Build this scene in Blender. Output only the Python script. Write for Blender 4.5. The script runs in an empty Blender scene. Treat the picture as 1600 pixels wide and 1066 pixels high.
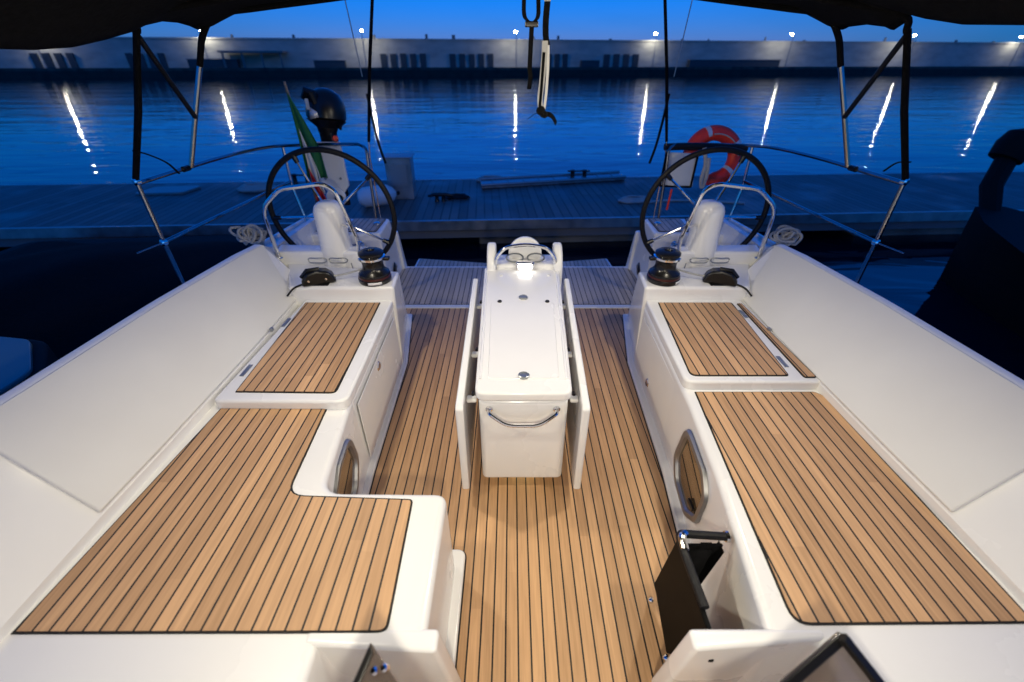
import bpy, bmesh, math, random
from mathutils import Vector, Matrix
C = bpy.context.scene
R = math.radians
random.seed(7)

# ------------------------------------------------------------------ camera
cam = bpy.data.cameras.new('camera'); camo = bpy.data.objects.new('camera', cam)
C.collection.objects.link(camo); C.camera = camo
camo.location = (-0.05, 0.0, 1.93)
camo.rotation_euler = (R(90) - math.atan(438 / 680.0), 0, 0)
cam.sensor_width = 36.0; cam.lens = 36.0 * 680 / 1600; cam.clip_start = 0.02; cam.clip_end = 3000
cam.dof.use_dof = True; cam.dof.focus_distance = 2.3; cam.dof.aperture_fstop = 1.3

# ------------------------------------------------------------------ world: blue hour after sunset
w = bpy.data.worlds.new('World'); C.world = w; w.use_nodes = True
nt = w.node_tree; bg = nt.nodes['Background']
sky = nt.nodes.new('ShaderNodeTexSky'); sky.sky_type = 'NISHITA'; sky.sun_disc = False
sky.sun_elevation = R(4.0); sky.sun_rotation = R(180.0); sky.ozone_density = 8.0; sky.dust_density = 0.3; sky.altitude = 0
tint = nt.nodes.new('ShaderNodeMix'); tint.data_type = 'RGBA'; tint.blend_type = 'MULTIPLY'
tint.inputs[0].default_value = 1.0
# afterglow: brightest low over the stern, deeper blue to the sides and behind (camera balanced for the warm lamps)
geo = nt.nodes.new('ShaderNodeTexCoord'); sep = nt.nodes.new('ShaderNodeSeparateXYZ'); nt.links.new(geo.outputs['Generated'], sep.inputs[0])
mr = nt.nodes.new('ShaderNodeMapRange'); mr.interpolation_type = 'SMOOTHSTEP'; mr.inputs[1].default_value = .62; mr.inputs[2].default_value = 1.0
nt.links.new(sep.outputs[1], mr.inputs[0])
nz = nt.nodes.new('ShaderNodeTexNoise'); nz.inputs['Scale'].default_value = 5.0; nz.inputs['Detail'].default_value = 4
mpw = nt.nodes.new('ShaderNodeMapping'); mpw.inputs['Scale'].default_value = (1, 1, 5); nt.links.new(geo.outputs['Generated'], mpw.inputs[0]); nt.links.new(mpw.outputs[0], nz.inputs['Vector'])
ad = nt.nodes.new('ShaderNodeMath'); ad.operation = 'MULTIPLY_ADD'; ad.inputs[1].default_value = .5; nt.links.new(nz.outputs[0], ad.inputs[0])
sb_ = nt.nodes.new('ShaderNodeMath'); sb_.operation = 'SUBTRACT'; sb_.inputs[1].default_value = .25; sb_.use_clamp = True
nt.links.new(mr.outputs[0], ad.inputs[2]); nt.links.new(ad.outputs[0], sb_.inputs[0])
glow = nt.nodes.new('ShaderNodeMix'); glow.data_type = 'RGBA'; nt.links.new(sb_.outputs[0], glow.inputs[0])
glow.inputs[6].default_value = (0.14, 0.55, 0.86, 1); glow.inputs[7].default_value = (1.6, 0.74, 1.16, 1)
nt.links.new(glow.outputs[2], tint.inputs[7])
even = nt.nodes.new('ShaderNodeMix'); even.data_type = 'RGBA'; even.inputs[0].default_value = .42
nt.links.new(sky.outputs[0], even.inputs[6]); even.inputs[7].default_value = (.035, .58, 1.45, 1)
nt.links.new(even.outputs[2], tint.inputs[6]); nt.links.new(tint.outputs[2], bg.inputs[0])
bg.inputs[1].default_value = 0.15

C.view_settings.view_transform = 'Standard'; C.view_settings.look = 'None'
C.view_settings.exposure = 1.5; C.view_settings.gamma = 1.0
C.cycles.use_denoising = True
C.cycles.max_bounces = 8; C.cycles.diffuse_bounces = 4; C.cycles.glossy_bounces = 4
C.cycles.sample_clamp_indirect = 6.0; C.cycles.caustics_reflective = False; C.cycles.caustics_refractive = False

# ------------------------------------------------------------------ materials
M = {}
def mat(name, col, rough=0.5, metal=0.0, **kw):
    m = bpy.data.materials.new(name); m.use_nodes = True
    b = m.node_tree.nodes['Principled BSDF']
    b.inputs['Base Color'].default_value = (*col, 1); b.inputs['Roughness'].default_value = rough
    b.inputs['Metallic'].default_value = metal
    for k, v in kw.items(): b.inputs[k.replace('_', ' ')].default_value = v
    M[name] = m; return m
def N(m, t, **kw):
    n = m.node_tree.nodes.new(t)
    for k, v in kw.items(): setattr(n, k, v)
    return n
def L(m, a, b): m.node_tree.links.new(a, b)
def bsdf(m): return m.node_tree.nodes['Principled BSDF']
def math_node(m, op, a, b=None, c=None):
    n = N(m, 'ShaderNodeMath', operation=op)
    for i, v in enumerate((a, b, c)):
        if v is None: continue
        if isinstance(v, (int, float)): n.inputs[i].default_value = v
        else: L(m, v, n.inputs[i])
    return n.outputs[0]
def vary(m, scale, lo, hi, rlo=None, rhi=None, stretch=(1, 1, 1), bump=0.0, detail=5):
    """noise driven colour, roughness and bump"""
    tc = N(m, 'ShaderNodeTexCoord'); mp = N(m, 'ShaderNodeMapping'); mp.inputs['Scale'].default_value = stretch
    L(m, tc.outputs['Object'], mp.inputs[0])
    n = N(m, 'ShaderNodeTexNoise'); n.inputs['Scale'].default_value = scale; n.inputs['Detail'].default_value = detail
    L(m, mp.outputs[0], n.inputs['Vector'])
    r = N(m, 'ShaderNodeValToRGB'); r.color_ramp.elements[0].position = 0.3; r.color_ramp.elements[1].position = 0.7
    r.color_ramp.elements[0].color = (*lo, 1); r.color_ramp.elements[1].color = (*hi, 1)
    L(m, n.outputs[0], r.inputs[0]); L(m, r.outputs[0], bsdf(m).inputs['Base Color'])
    if rlo is not None:
        q = N(m, 'ShaderNodeMapRange'); q.inputs[3].default_value = rlo; q.inputs[4].default_value = rhi
        q.inputs[1].default_value = 0.3; q.inputs[2].default_value = 0.7
        L(m, n.outputs[0], q.inputs[0]); L(m, q.outputs[0], bsdf(m).inputs['Roughness'])
    if bump:
        b = N(m, 'ShaderNodeBump'); b.inputs['Strength'].default_value = bump; b.inputs['Distance'].default_value = 0.01
        L(m, n.outputs[0], b.inputs['Height']); L(m, b.outputs[0], bsdf(m).inputs['Normal'])
    return m

vary(mat('gelcoat', (.78, .77, .76), .25, Coat_Weight=0.3, Coat_Roughness=0.08), 1.7, (.79, .785, .775), (.83, .825, .815), .20, .32)
vary(mat('panel_cream', (.66, .655, .63), .5, Specular_IOR_Level=.22), 2.3, (.69, .68, .655), (.73, .725, .70), .42, .56)
mat('black_caulk', (.008, .007, .006), .7)
mat('black_vinyl', (.003, .003, .003), .5, Specular_IOR_Level=.07)
mat('black_rubber', (.005, .005, .0055), .42, Specular_IOR_Level=.3)
vary(mat('black_leather', (.012, .012, .014), .45, Specular_IOR_Level=.25), 60, (.005, .005, .006), (.009, .009, .010), .4, .6, bump=.2)
mat('black_plastic', (.006, .006, .0065), .3, Specular_IOR_Level=.4)
mat('winch_anodised', (.010, .010, .011), .26, .2)
mat('winch_red_band', (.05, .008, .007), .35)
vary(mat('black_cloth', (.005, .005, .005), .95, Specular_IOR_Level=.12), 40, (.003, .003, .0035), (.006, .006, .007), bump=.3)
mat('stainless', (.72, .72, .73), .10, 1.0)
mat('chrome', (.85, .85, .86), .05, 1.0)
mat('aluminium', (.36, .36, .365), .5, 1.0)
mat('stainless_shaded', (.28, .29, .31), .16, 1.0)  # stainless with its shaded, unlit look put into the colour
vary(mat('rope_grey', (.42, .42, .40), .8), 120, (.32, .32, .30), (.5, .5, .48), bump=.6)
vary(mat('rope_white', (.5, .48, .44), .9), 120, (.34, .325, .30), (.52, .50, .46), bump=.6)
mat('webbing_grey', (.45, .45, .46), .7)
mat('smoked_acrylic', (.30, .25, .225), .05, Transmission_Weight=.85, IOR=1.45)
mat('window_glass', (.07, .045, .02), .03, Coat_Weight=1.0, Coat_Roughness=.02)
mat('white_plastic', (.74, .74, .74), .4)
mat('cover_fabric', (.62, .62, .60), .8)
mat('flag_green', (.005, .11, .035), .8); mat('flag_white', (.6, .6, .58), .8); mat('flag_red', (.5, .012, .012), .8)
vary(mat('buoy_red', (.75, .03, .012), .5), 8, (.68, .022, .01), (.80, .045, .018))
mat('reflective_tape', (.62, .62, .62), .3, .3)
vary(mat('staff_wood', (.2, .15, .11), .6), 6, (.14, .1, .07), (.26, .2, .15), stretch=(8, 8, 1))
vary(mat('steel_weathered', (.35, .37, .38), .4, .8), 5, (.26, .28, .29), (.42, .44, .45), .3, .5)
m = vary(mat('pontoon_planks', (.16, .17, .17), .75), 1.3, (.05, .055, .055), (.21, .22, .215), .35, .85, bump=.3, detail=9)
wv = N(m, 'ShaderNodeTexBrick'); wv.inputs['Scale'].default_value = 1.0; wv.inputs['Mortar Size'].default_value = .012; wv.inputs['Brick Width'].default_value = 3.2; wv.inputs['Row Height'].default_value = .145
wv.inputs['Color1'].default_value = (.62, .62, .62, 1); wv.inputs['Color2'].default_value = (1, 1, 1, 1); wv.inputs['Mortar'].default_value = (.34, .34, .34, 1)
tcb = N(m, 'ShaderNodeTexCoord'); mpb = N(m, 'ShaderNodeMapping'); mpb.inputs['Rotation'].default_value = (0, 0, R(90) - math.atan(1/17.0)); L(m, tcb.outputs['Object'], mpb.inputs[0]); L(m, mpb.outputs[0], wv.inputs['Vector'])
mb_ = N(m, 'ShaderNodeMix', data_type='RGBA', blend_type='MULTIPLY'); mb_.inputs[0].default_value = 1
src = bsdf(m).inputs['Base Color'].links[0].from_socket; L(m, src, mb_.inputs[6]); L(m, wv.outputs[0], mb_.inputs[7]); L(m, mb_.outputs[2], bsdf(m).inputs['Base Color'])
vary(mat('concrete', (.22, .21, .19), .85), 2.2, (.13, .125, .115), (.27, .26, .235), bump=.3, detail=8)
vary(mat('wall_render', (.40, .39, .37), .9), .35, (.31, .31, .295), (.45, .44, .41), stretch=(1, 1, 2.5), detail=9)
vary(mat('quay_stone', (.06, .06, .055), .85), .8, (.03, .03, .028), (.085, .082, .075), detail=8)
vary(mat('quay_face', (.012, .012, .012), .7), .8, (.006, .006, .006), (.02, .02, .019), detail=8)
mat('door_paint', (.025, .035, .05), .5)
mat('shed_grey', (.16, .17, .18), .8)
mat('lamp_pole', (.3, .3, .31), .5, .6)
mat('dark_hull', (.003, .0035, .004), .75, Specular_IOR_Level=.2)
mat('dark_deck', (.008, .010, .012), .6)
mat('teal_deck', (.12, .19, .2), .35)
def emis(name, col, s):
    m = mat(name, (0.8, 0.8, 0.8), .4); b = bsdf(m)
    b.inputs['Emission Color'].default_value = (*col, 1); b.inputs['Emission Strength'].default_value = s
    return m
emis('lamp_globe', (1.0, .93, .74), 32)
emis('lamp_globe_bright', (1.0, .94, .76), 140)
emis('lid_lamp_face', (1.0, .97, .92), 5.5)
emis('under_lamp_face', (1.0, .95, .5), 2.2)
emis('deck_lamp_face', (1.0, .93, .84), 3)

def make_teak(name, lo, hi, pitch=0.05, caulk=.135):
    m = mat(name, lo, .55)
    tc = N(m, 'ShaderNodeTexCoord'); sp = N(m, 'ShaderNodeSeparateXYZ'); L(m, tc.outputs['Object'], sp.inputs[0])
    t = math_node(m, 'DIVIDE', sp.outputs[0], pitch); t = math_node(m, 'ADD', t, 200.5)
    idx = math_node(m, 'FLOOR', t); fr = math_node(m, 'FRACT', t)
    d = math_node(m, 'ABSOLUTE', math_node(m, 'SUBTRACT', fr, .5))
    line = math_node(m, 'GREATER_THAN', d, .5 - caulk / 2)
    wn = N(m, 'ShaderNodeTexWhiteNoise', noise_dimensions='1D'); L(m, idx, wn.inputs['W'])
    # planks are laid in lengths: a second random value changes along the run
    jog = math_node(m, 'MULTIPLY', wn.outputs[0], 7.0)
    seg = math_node(m, 'FLOOR', math_node(m, 'ADD', math_node(m, 'DIVIDE', sp.outputs[1], 1.9), jog))
    w2 = N(m, 'ShaderNodeTexWhiteNoise', noise_dimensions='2D')
    cv = N(m, 'ShaderNodeCombineXYZ'); L(m, idx, cv.inputs[0]); L(m, seg, cv.inputs[1]); L(m, cv.outputs[0], w2.inputs['Vector'])
    mp = N(m, 'ShaderNodeMapping'); mp.inputs['Scale'].default_value = (1, .045, 1)
    cv2 = N(m, 'ShaderNodeCombineXYZ'); L(m, sp.outputs[0], cv2.inputs[0]); L(m, sp.outputs[1], cv2.inputs[1])
    L(m, math_node(m, 'MULTIPLY', idx, 3.71), cv2.inputs[2]); L(m, cv2.outputs[0], mp.inputs[0])
    gr = N(m, 'ShaderNodeTexNoise'); gr.inputs['Scale'].default_value = 90; gr.inputs['Detail'].default_value = 6; gr.inputs['Distortion'].default_value = .6
    L(m, mp.outputs[0], gr.inputs['Vector'])
    big = N(m, 'ShaderNodeTexNoise'); big.inputs['Scale'].default_value = 2.2; big.inputs['Detail'].default_value = 3
    L(m, cv2.outputs[0], big.inputs['Vector'])
    f = math_node(m, 'MULTIPLY', w2.outputs[0], .42)
    f = math_node(m, 'ADD', f, math_node(m, 'MULTIPLY', gr.outputs[0], .75))
    f = math_node(m, 'ADD', f, math_node(m, 'MULTIPLY', big.outputs[0], .35))
    f = math_node(m, 'SUBTRACT', f, .35)
    rp = N(m, 'ShaderNodeValToRGB'); e = rp.color_ramp.elements
    e[0].position = 0.0; e[0].color = (*lo, 1); e[1].position = 1.0; e[1].color = (*hi, 1)
    L(m, f, rp.inputs[0])
    mx = N(m, 'ShaderNodeMix', data_type='RGBA'); L(m, line, mx.inputs[0]); L(m, rp.outputs[0], mx.inputs[6])
    mx.inputs[7].default_value = (.008, .007, .006, 1); L(m, mx.outputs[2], bsdf(m).inputs['Base Color'])
    b = N(m, 'ShaderNodeBump'); b.inputs['Strength'].default_value = .25; b.inputs['Distance'].default_value = .002
    L(m, math_node(m, 'SUBTRACT', gr.outputs[0], line), b.inputs['Height']); L(m, b.outputs[0], bsdf(m).inputs['Normal'])
    return m
make_teak('teak', (.34, .192, .090), (.76, .462, .240))
make_teak('teak_grey', (.33, .27, .215), (.60, .51, .43))  # greyer teak tone for the aft decks and helm seats

# water
m = mat('harbour_water', (.0008, .006, .015), .03, IOR=1.33)
tc = N(m, 'ShaderNodeTexCoord')
mp = N(m, 'ShaderNodeMapping'); mp.inputs['Scale'].default_value = (.55, 2.0, 1); L(m, tc.outputs['Object'], mp.inputs[0])
n1 = N(m, 'ShaderNodeTexNoise'); n1.inputs['Scale'].default_value = .9; n1.inputs['Detail'].default_value = 2; n1.inputs['Distortion'].default_value = .8
n2 = N(m, 'ShaderNodeTexNoise'); n2.inputs['Scale'].default_value = .16; n2.inputs['Detail'].default_value = 2
L(m, mp.outputs[0], n1.inputs['Vector']); L(m, mp.outputs[0], n2.inputs['Vector'])
hh = math_node(m, 'ADD', math_node(m, 'MULTIPLY', n1.outputs[0], .35), n2.outputs[0])
b = N(m, 'ShaderNodeBump'); b.inputs['Strength'].default_value = 1.0; b.inputs['Distance'].default_value = .065
L(m, hh, b.inputs['Height']); L(m, b.outputs[0], bsdf(m).inputs['Normal'])

# ------------------------------------------------------------------ helpers
LOC = {}
def tag(o, label=None, cat=None, group=None, kind=None):
    if label: o['label'] = label
    if cat: o['category'] = cat
    if group: o['group'] = group
    if kind: o['kind'] = kind
    return o
def thing(name, label, cat, loc=(0, 0, 0), group=None):
    o = bpy.data.objects.new(name, None); C.collection.objects.link(o); o.location = loc; o.empty_display_size = .1
    LOC[o] = Vector(loc); return tag(o, label, cat, group)
def copy_tree(o, loc=None, parent=None):
    c = o.copy(); C.collection.objects.link(c)
    if parent: c.parent = parent
    if loc is not None: c.location = loc
    for ch in o.children: copy_tree(ch, None, c)
    return c

class MB:
    def __init__(s): s.v = []; s.f = []; s.mi = []; s.cur = 0
    def add(s, vs, fs, mi=None):
        k = len(s.v); s.v += [Vector(p) for p in vs]
        s.f += [tuple(i + k for i in f) for f in fs]; s.mi += [s.cur if mi is None else mi] * len(fs); return s
    def box(s, a, b, mi=None):
        x0, y0, z0 = a; x1, y1, z1 = b
        return s.add([(x0,y0,z0),(x1,y0,z0),(x1,y1,z0),(x0,y1,z0),(x0,y0,z1),(x1,y0,z1),(x1,y1,z1),(x0,y1,z1)],
                     [(0,3,2,1),(4,5,6,7),(0,1,5,4),(1,2,6,5),(2,3,7,6),(3,0,4,7)], mi)
    def prism(s, poly, z0, z1, top=None, mi=None):
        if area(poly) < 0:
            poly = poly[::-1]; top = top[::-1] if top else None
        n = len(poly); top = top or poly
        zz0 = z0 if callable(z0) else (lambda x, y: z0); zz1 = z1 if callable(z1) else (lambda x, y: z1)
        vs = [(x, y, zz0(x, y)) for x, y in poly] + [(x, y, zz1(x, y)) for x, y in top]
        fs = [tuple(range(n))[::-1], tuple(range(n, 2 * n))] + [(i, (i+1) % n, n + (i+1) % n, n + i) for i in range(n)]
        return s.add(vs, fs, mi)
    def tube(s, pts, r, seg=10, closed=False, mi=None, flat=None):
        """sweep a circle (or an ellipse flat=(a,b)) along pts; r may be a list"""
        P = [Vector(p) for p in pts]; n = len(P); rr = r if isinstance(r, (list, tuple)) else [r] * n
        tg = []
        for i in range(n):
            a = P[(i-1) % n] if (closed or i > 0) else P[i]; b = P[(i+1) % n] if (closed or i < n-1) else P[i]
            t = b - a; tg.append(t.normalized() if t.length > 1e-9 else Vector((0, 0, 1)))
        up = Vector((0, 0, 1)) if abs(tg[0].z) < .9 else Vector((0, 1, 0))
        u = tg[0].cross(up).normalized(); rings = []; vs = []
        for i in range(n):
            u = (u - tg[i] * u.dot(tg[i])).normalized(); v = tg[i].cross(u)
            fa, fb = flat or (1, 1)
            vs += [P[i] + (u * math.cos(2*math.pi*k/seg) * fa + v * math.sin(2*math.pi*k/seg) * fb) * rr[i] for k in range(seg)]
        fs = []
        for i in range(n if closed else n - 1):
            j = (i + 1) % n
            for k in range(seg): fs.append((i*seg+k, i*seg+(k+1) % seg, j*seg+(k+1) % seg, j*seg+k))
        if not closed: fs += [tuple(range(seg))[::-1], tuple((n-1)*seg + k for k in range(seg))]
        return s.add(vs, fs, mi)
    def lathe(s, prof, org=(0, 0, 0), axis=(0, 0, 1), seg=28, mi=None):
        A = Vector(axis).normalized(); q = Vector((0, 0, 1)).rotation_difference(A).to_matrix(); O = Vector(org)
        vs = []; fs = []; n = len(prof)
        for r, z in prof:
            vs += [O + q @ Vector((max(r, 1e-4) * math.cos(2*math.pi*k/seg), max(r, 1e-4) * math.sin(2*math.pi*k/seg), z)) for k in range(seg)]
        for i in range(n - 1):
            for k in range(seg): fs.append((i*seg+k, i*seg+(k+1) % seg, (i+1)*seg+(k+1) % seg, (i+1)*seg+k))
        fs += [tuple(range(seg))[::-1], tuple((n-1)*seg + k for k in range(seg))]
        return s.add(vs, fs, mi)
    def slab(s, quad, t, mi=None):
        """a plate: quad corners in order, thickness t along its normal (behind)"""
        q = [Vector(p) for p in quad]; nn = (q[1]-q[0]).cross(q[2]-q[0]).normalized() * t; n = len(q)
        vs = q + [p - nn for p in q]
        fs = [tuple(range(n)), tuple(range(n, 2*n))[::-1]] + [(i, n+i, n+(i+1) % n, (i+1) % n) for i in range(n)]
        return s.add(vs, fs, mi)
    def grid(s, fn, nu, nv, mi=None):
        vs = [fn(i / nu, j / nv) for i in range(nu + 1) for j in range(nv + 1)]
        fs = [(i*(nv+1)+j, (i+1)*(nv+1)+j, (i+1)*(nv+1)+j+1, i*(nv+1)+j+1) for i in range(nu) for j in range(nv)]
        return s.add(vs, fs, mi)
    def build(s, name, mats, parent=None, bevel=0, smooth=35, solid=0, sub=0, bseg=3, origin=None):
        me = bpy.data.meshes.new(name)
        off = Vector((0, 0, 0))
        if parent is not None: off = LOC.get(parent, Vector((0, 0, 0)))
        own = Vector(origin) if origin is not None else off
        me.from_pydata([p - own for p in s.v], [], s.f)
        for q in (mats if isinstance(mats, (list, tuple)) else [mats]): me.materials.append(M[q])
        for p, i in zip(me.polygons, s.mi): p.material_index = i; p.use_smooth = True
        bm = bmesh.new(); bm.from_mesh(me); bmesh.ops.recalc_face_normals(bm, faces=bm.faces); bm.to_mesh(me); bm.free()
        me.set_sharp_from_angle(angle=R(smooth))
        o = bpy.data.objects.new(name, me); C.collection.objects.link(o)
        o.location = own - off
        LOC[o] = own
        if parent is not None: o.parent = parent
        if sub: md = o.modifiers.new('sub', 'SUBSURF'); md.levels = sub; md.render_levels = sub
        if solid: md = o.modifiers.new('solid', 'SOLIDIFY'); md.thickness = solid; md.offset = 0
        if bevel:
            md = o.modifiers.new('bevel', 'BEVEL'); md.width = bevel; md.segments = bseg; md.limit_method = 'ANGLE'; md.angle_limit = R(40)
            md.harden_normals = False
            me2 = o.modifiers.new('wn', 'WEIGHTED_NORMAL'); me2.keep_sharp = False
            for e in me.edges: e.use_edge_sharp = False
        return o
def area(p): return sum(p[i][0]*p[(i+1) % len(p)][1] - p[(i+1) % len(p)][0]*p[i][1] for i in range(len(p))) / 2
def rnd(poly, r, n=5):
    """round the corners of a plan polygon; r is one radius or one per corner"""
    out = []; k = len(poly); rr = r if isinstance(r, (list, tuple)) else [r] * k
    for i in range(k):
        a, b, c = Vector(poly[i-1]), Vector(poly[i]), Vector(poly[(i+1) % k])
        if rr[i] <= 0: out.append(tuple(b)); continue
        u = (a-b).normalized(); v = (c-b).normalized(); h = math.acos(max(-1, min(1, u.dot(v)))) / 2
        d = min(rr[i] / math.tan(h), .45*(a-b).length, .45*(c-b).length)
        p, q = b + u*d, b + v*d
        for j in range(n + 1):
            t = j / n; out.append(tuple(p*(1-t)**2 + b*2*t*(1-t) + q*t*t))
    return out
def inset(poly, d):
    if area(poly) < 0: poly = poly[::-1]
    k = len(poly); out = []
    for i in range(k):
        a, b, c = Vector(poly[i-1]), Vector(poly[i]), Vector(poly[(i+1) % k])
        e1 = (b-a); e2 = (c-b)
        if e1.length < 1e-7 or e2.length < 1e-7: out.append(tuple(b)); continue
        n1 = Vector((-e1.y, e1.x)).normalized(); n2 = Vector((-e2.y, e2.x)).normalized()
        m_ = n1 + n2
        if m_.length < .2: out.append(tuple(b + n1*d)); continue
        m_ = m_.normalized(); out.append(tuple(b + m_ * (d / max(.3, m_.dot(n1)))))
    return out
def bez(pts, n=8):
    """Catmull-Rom through pts"""
    P = [Vector(p) for p in pts]; out = []
    for i in range(len(P) - 1):
        p0 = P[i-1] if i else P[0]*2 - P[1]; p1, p2 = P[i], P[i+1]; p3 = P[i+2] if i + 2 < len(P) else P[-1]*2 - P[-2]
        for j in range(n):
            t = j / n
            out.append(.5*((2*p1) + (p2-p0)*t + (2*p0-5*p1+4*p2-p3)*t*t + (3*p1-p0-3*p2+p3)*t**3))
    out.append(P[-1]); return out
def fillet(pts, r, n=5):
    P = [Vector(p) for p in pts]; out = [P[0]]
    for i in range(1, len(P) - 1):
        u = (P[i-1]-P[i]); v = (P[i+1]-P[i]); d = min(r, .45*u.length, .45*v.length); u.normalize(); v.normalize()
        for j in range(n + 1):
            t = j/n; out.append((P[i]+u*d)*(1-t)**2 + P[i]*2*t*(1-t) + (P[i]+v*d)*t*t)
    out.append(P[-1]); return out
def teak_panel(poly, z, parent, name='teak_panel', m='teak', edge=.007, t=.012):
    """inlaid teak: black caulk margin and planked face, 8 mm proud of the moulding"""
    b = MB(); o = poly if area(poly) > 0 else poly[::-1]
    b.prism(o, z - t, z + .003, mi=1)
    b.prism(inset(o, edge), z - t + .002, z + .006, mi=0)
    return b.build(name, [m, 'black_caulk'], parent)

# ------------------------------------------------------------------ harbour: water, quay
WZ = -0.75
b = MB(); b.add([(-900, -500, WZ), (900, -500, WZ), (900, 1200, WZ), (-900, 1200, WZ)], [(0, 1, 2, 3)])
tag(b.build('water', 'harbour_water'), kind='structure')
A0 = Vector((-88, 92, 0)); B0 = Vector((125, 124, 0)); du = (B0 - A0).normalized(); dn = Vector((-du.y, du.x, 0))
def wl(s, off, z): p = A0 + du*s + dn*off; return (p.x, p.y, z)
S0, S1 = -160, 380
def wbox(b, s0, s1, o0, o1, z0, z1, mi=None):
    vs = [wl(s, o, z) for z in (z0, z1) for s, o in ((s0, o0), (s1, o0), (s1, o1), (s0, o1))]
    return b.add(vs, [(3,2,1,0),(4,5,6,7),(0,1,5,4),(1,2,6,5),(2,3,7,6),(3,0,4,7)], mi)
b = MB(); wbox(b, S0, S1, 0, 60, -3, .62, 0); wbox(b, S0, S1, -.12, .5, -3, .35, 1); wbox(b, S0, S1, -.05, .35, .62, .80, 0)
tag(b.build('quay', ['quay_stone', 'quay_face']), kind='structure')
hw = thing('harbour_wall', 'long pale rendered harbour wall with dark doors along the far quay', 'wall', wl(100, 6, .6))
b = MB(); wbox(b, S0, S1, 6, 8, .6, 5.45, 0); wbox(b, S0, S1, 5.85, 8.2, 5.45, 5.72, 0); wbox(b, S0, S1, 5.9, 6, .6, 2.0, 0)
b.build('wall', ['wall_render'], hw)
def s_of(x): return (x - A0.x) / du.x
random.seed(3)
for x0, x1, n in ((-89.5, -81.5, 4), (-73.4, -65.9, 4), (-26.3, -16.4, 5), (-12.3, -2.4, 5), (8.3, 13.6, 3), (21.0, 29.8, 4)):
    a, e = s_of(x0), s_of(x1); st = (e - a) / n
    for k in range(n):
        b = MB(); wbox(b, a + st*k, a + st*k + st*.62, 5.72, 5.95, .6, 3.15 + random.uniform(-.05, .05), 0)
        for q in range(4): wbox(b, a + st*k + .06, a + st*k + st*.62 - .06, 5.69, 5.72, .9 + .55*q, 1.3 + .55*q, 0)
        b.build('door', ['door_paint'], hw)
for s in range(-30, 300, 11):           # small fittings along the parapet
    s2 = s + random.uniform(-4, 4); b = MB(); hgt = random.uniform(.2, .8)
    wbox(b, s2, s2 + random.uniform(.2, .7), 6.5, 6.8, 5.7, 5.72 + hgt, 0); b.build('parapet_fitting', ['shed_grey'], hw)
sh = thing('quay_shelter', 'low flat roofed shelter with four posts against the harbour wall', 'shelter', wl(s_of(-49), 3, .62))
a, e = s_of(-55), s_of(-44.6)
b = MB(); wbox(b, a - .6, e + .6, 2.2, 5.8, 3.2, 3.55); b.build('roof', ['shed_grey'], sh)
for k in range(4):
    b = MB(); ss = a + (e-a)*k/3; wbox(b, ss - .15, ss + .15, 2.4, 2.7, .62, 3.2); b.build('post', ['shed_grey'], sh)
for x0, ln, hgt, lab in ((-62, 9, 1.5, 'low dark crate on the quay just before the flat roofed shelter'), (-39, 6, 1.3, 'low dark bin on the quay between shelter and five door row'), (15.5, 4, 1.3, 'low dark skip between the three door row and the last four door row'), (40, 22, 1.4, 'long low dark barrier on the quay beyond the brightest wall lamp')):
    t = thing('quay_crate', lab, 'crate', wl(s_of(x0), 4, .62)); b = MB(); s_ = s_of(x0)
    wbox(b, s_, s_ + ln, 3.6, 4.9, .62, .62 + hgt); b.build('body', ['door_paint'], t, bevel=.1)
    b = MB(); wbox(b, s_ - .1, s_ + ln + .1, 3.5, 5.0, .62 + hgt, .75 + hgt); b.build('lid', ['shed_grey'], t)
LAMPS = [(-86.5, 'behind the dark canopy edge at the far end'), (-58.3, 'between canopy edge and bimini tube'), (-28.7, 'beside the backstay near the flag'), (1.0, 'beside the hanging straps'),
         (31.6, 'beside the backstay near the lifebuoy'), (61.5, 'between the red lifebuoy and the bent bimini tube'), (91.9, 'just outside the bimini diagonal strut'), (124, 'behind the canopy corner over the moored boat')]
lamp0 = None
for x, where in LAMPS:
    p = wl(s_of(x), 4.0 if x in (-86.5, -58.3, 31.6, 124) else 1.2, .62)
    if lamp0 is None:
        lamp0 = thing('street_lamp', '', 'street lamp', p, 'lit lamps along the far quay'); P = Vector(p)
        b = MB(); b.tube([P, P + Vector((0, 0, 3)), P + Vector((0, 0, 5.9)), P + dn*.25 + Vector((0, 0, 6.15)), P + dn*.5 + Vector((0, 0, 6.25))], [.10, .085, .06, .05, .05], 8); b.build('pole', 'lamp_pole', lamp0)
        b = MB(); q = P + dn*.75 + Vector((0, 0, 6.28)); b.lathe([(.05, .18), (.25, .15), (.40, .03), (.05, .025)], q, seg=14); b.build('lamp_hood', 'lamp_pole', lamp0)
        b = MB(); b.lathe([(.02, -.28), (.17, -.22), (.25, -.08), (.25, 0), (.1, .02)], q, seg=12); b.build('lamp_globe', 'lamp_globe', lamp0)
        o = lamp0
    else: o = copy_tree(lamp0, p)
    if x in (-86.5, -58.3, 31.6, 124):
        for ch in o.children:
            if ch.name.startswith('lamp_globe'): ch.data = ch.data.copy(); ch.data.materials[0] = M['lamp_globe_bright']
    o['label'] = 'lit quay lamp on a thin pole ' + where

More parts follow.
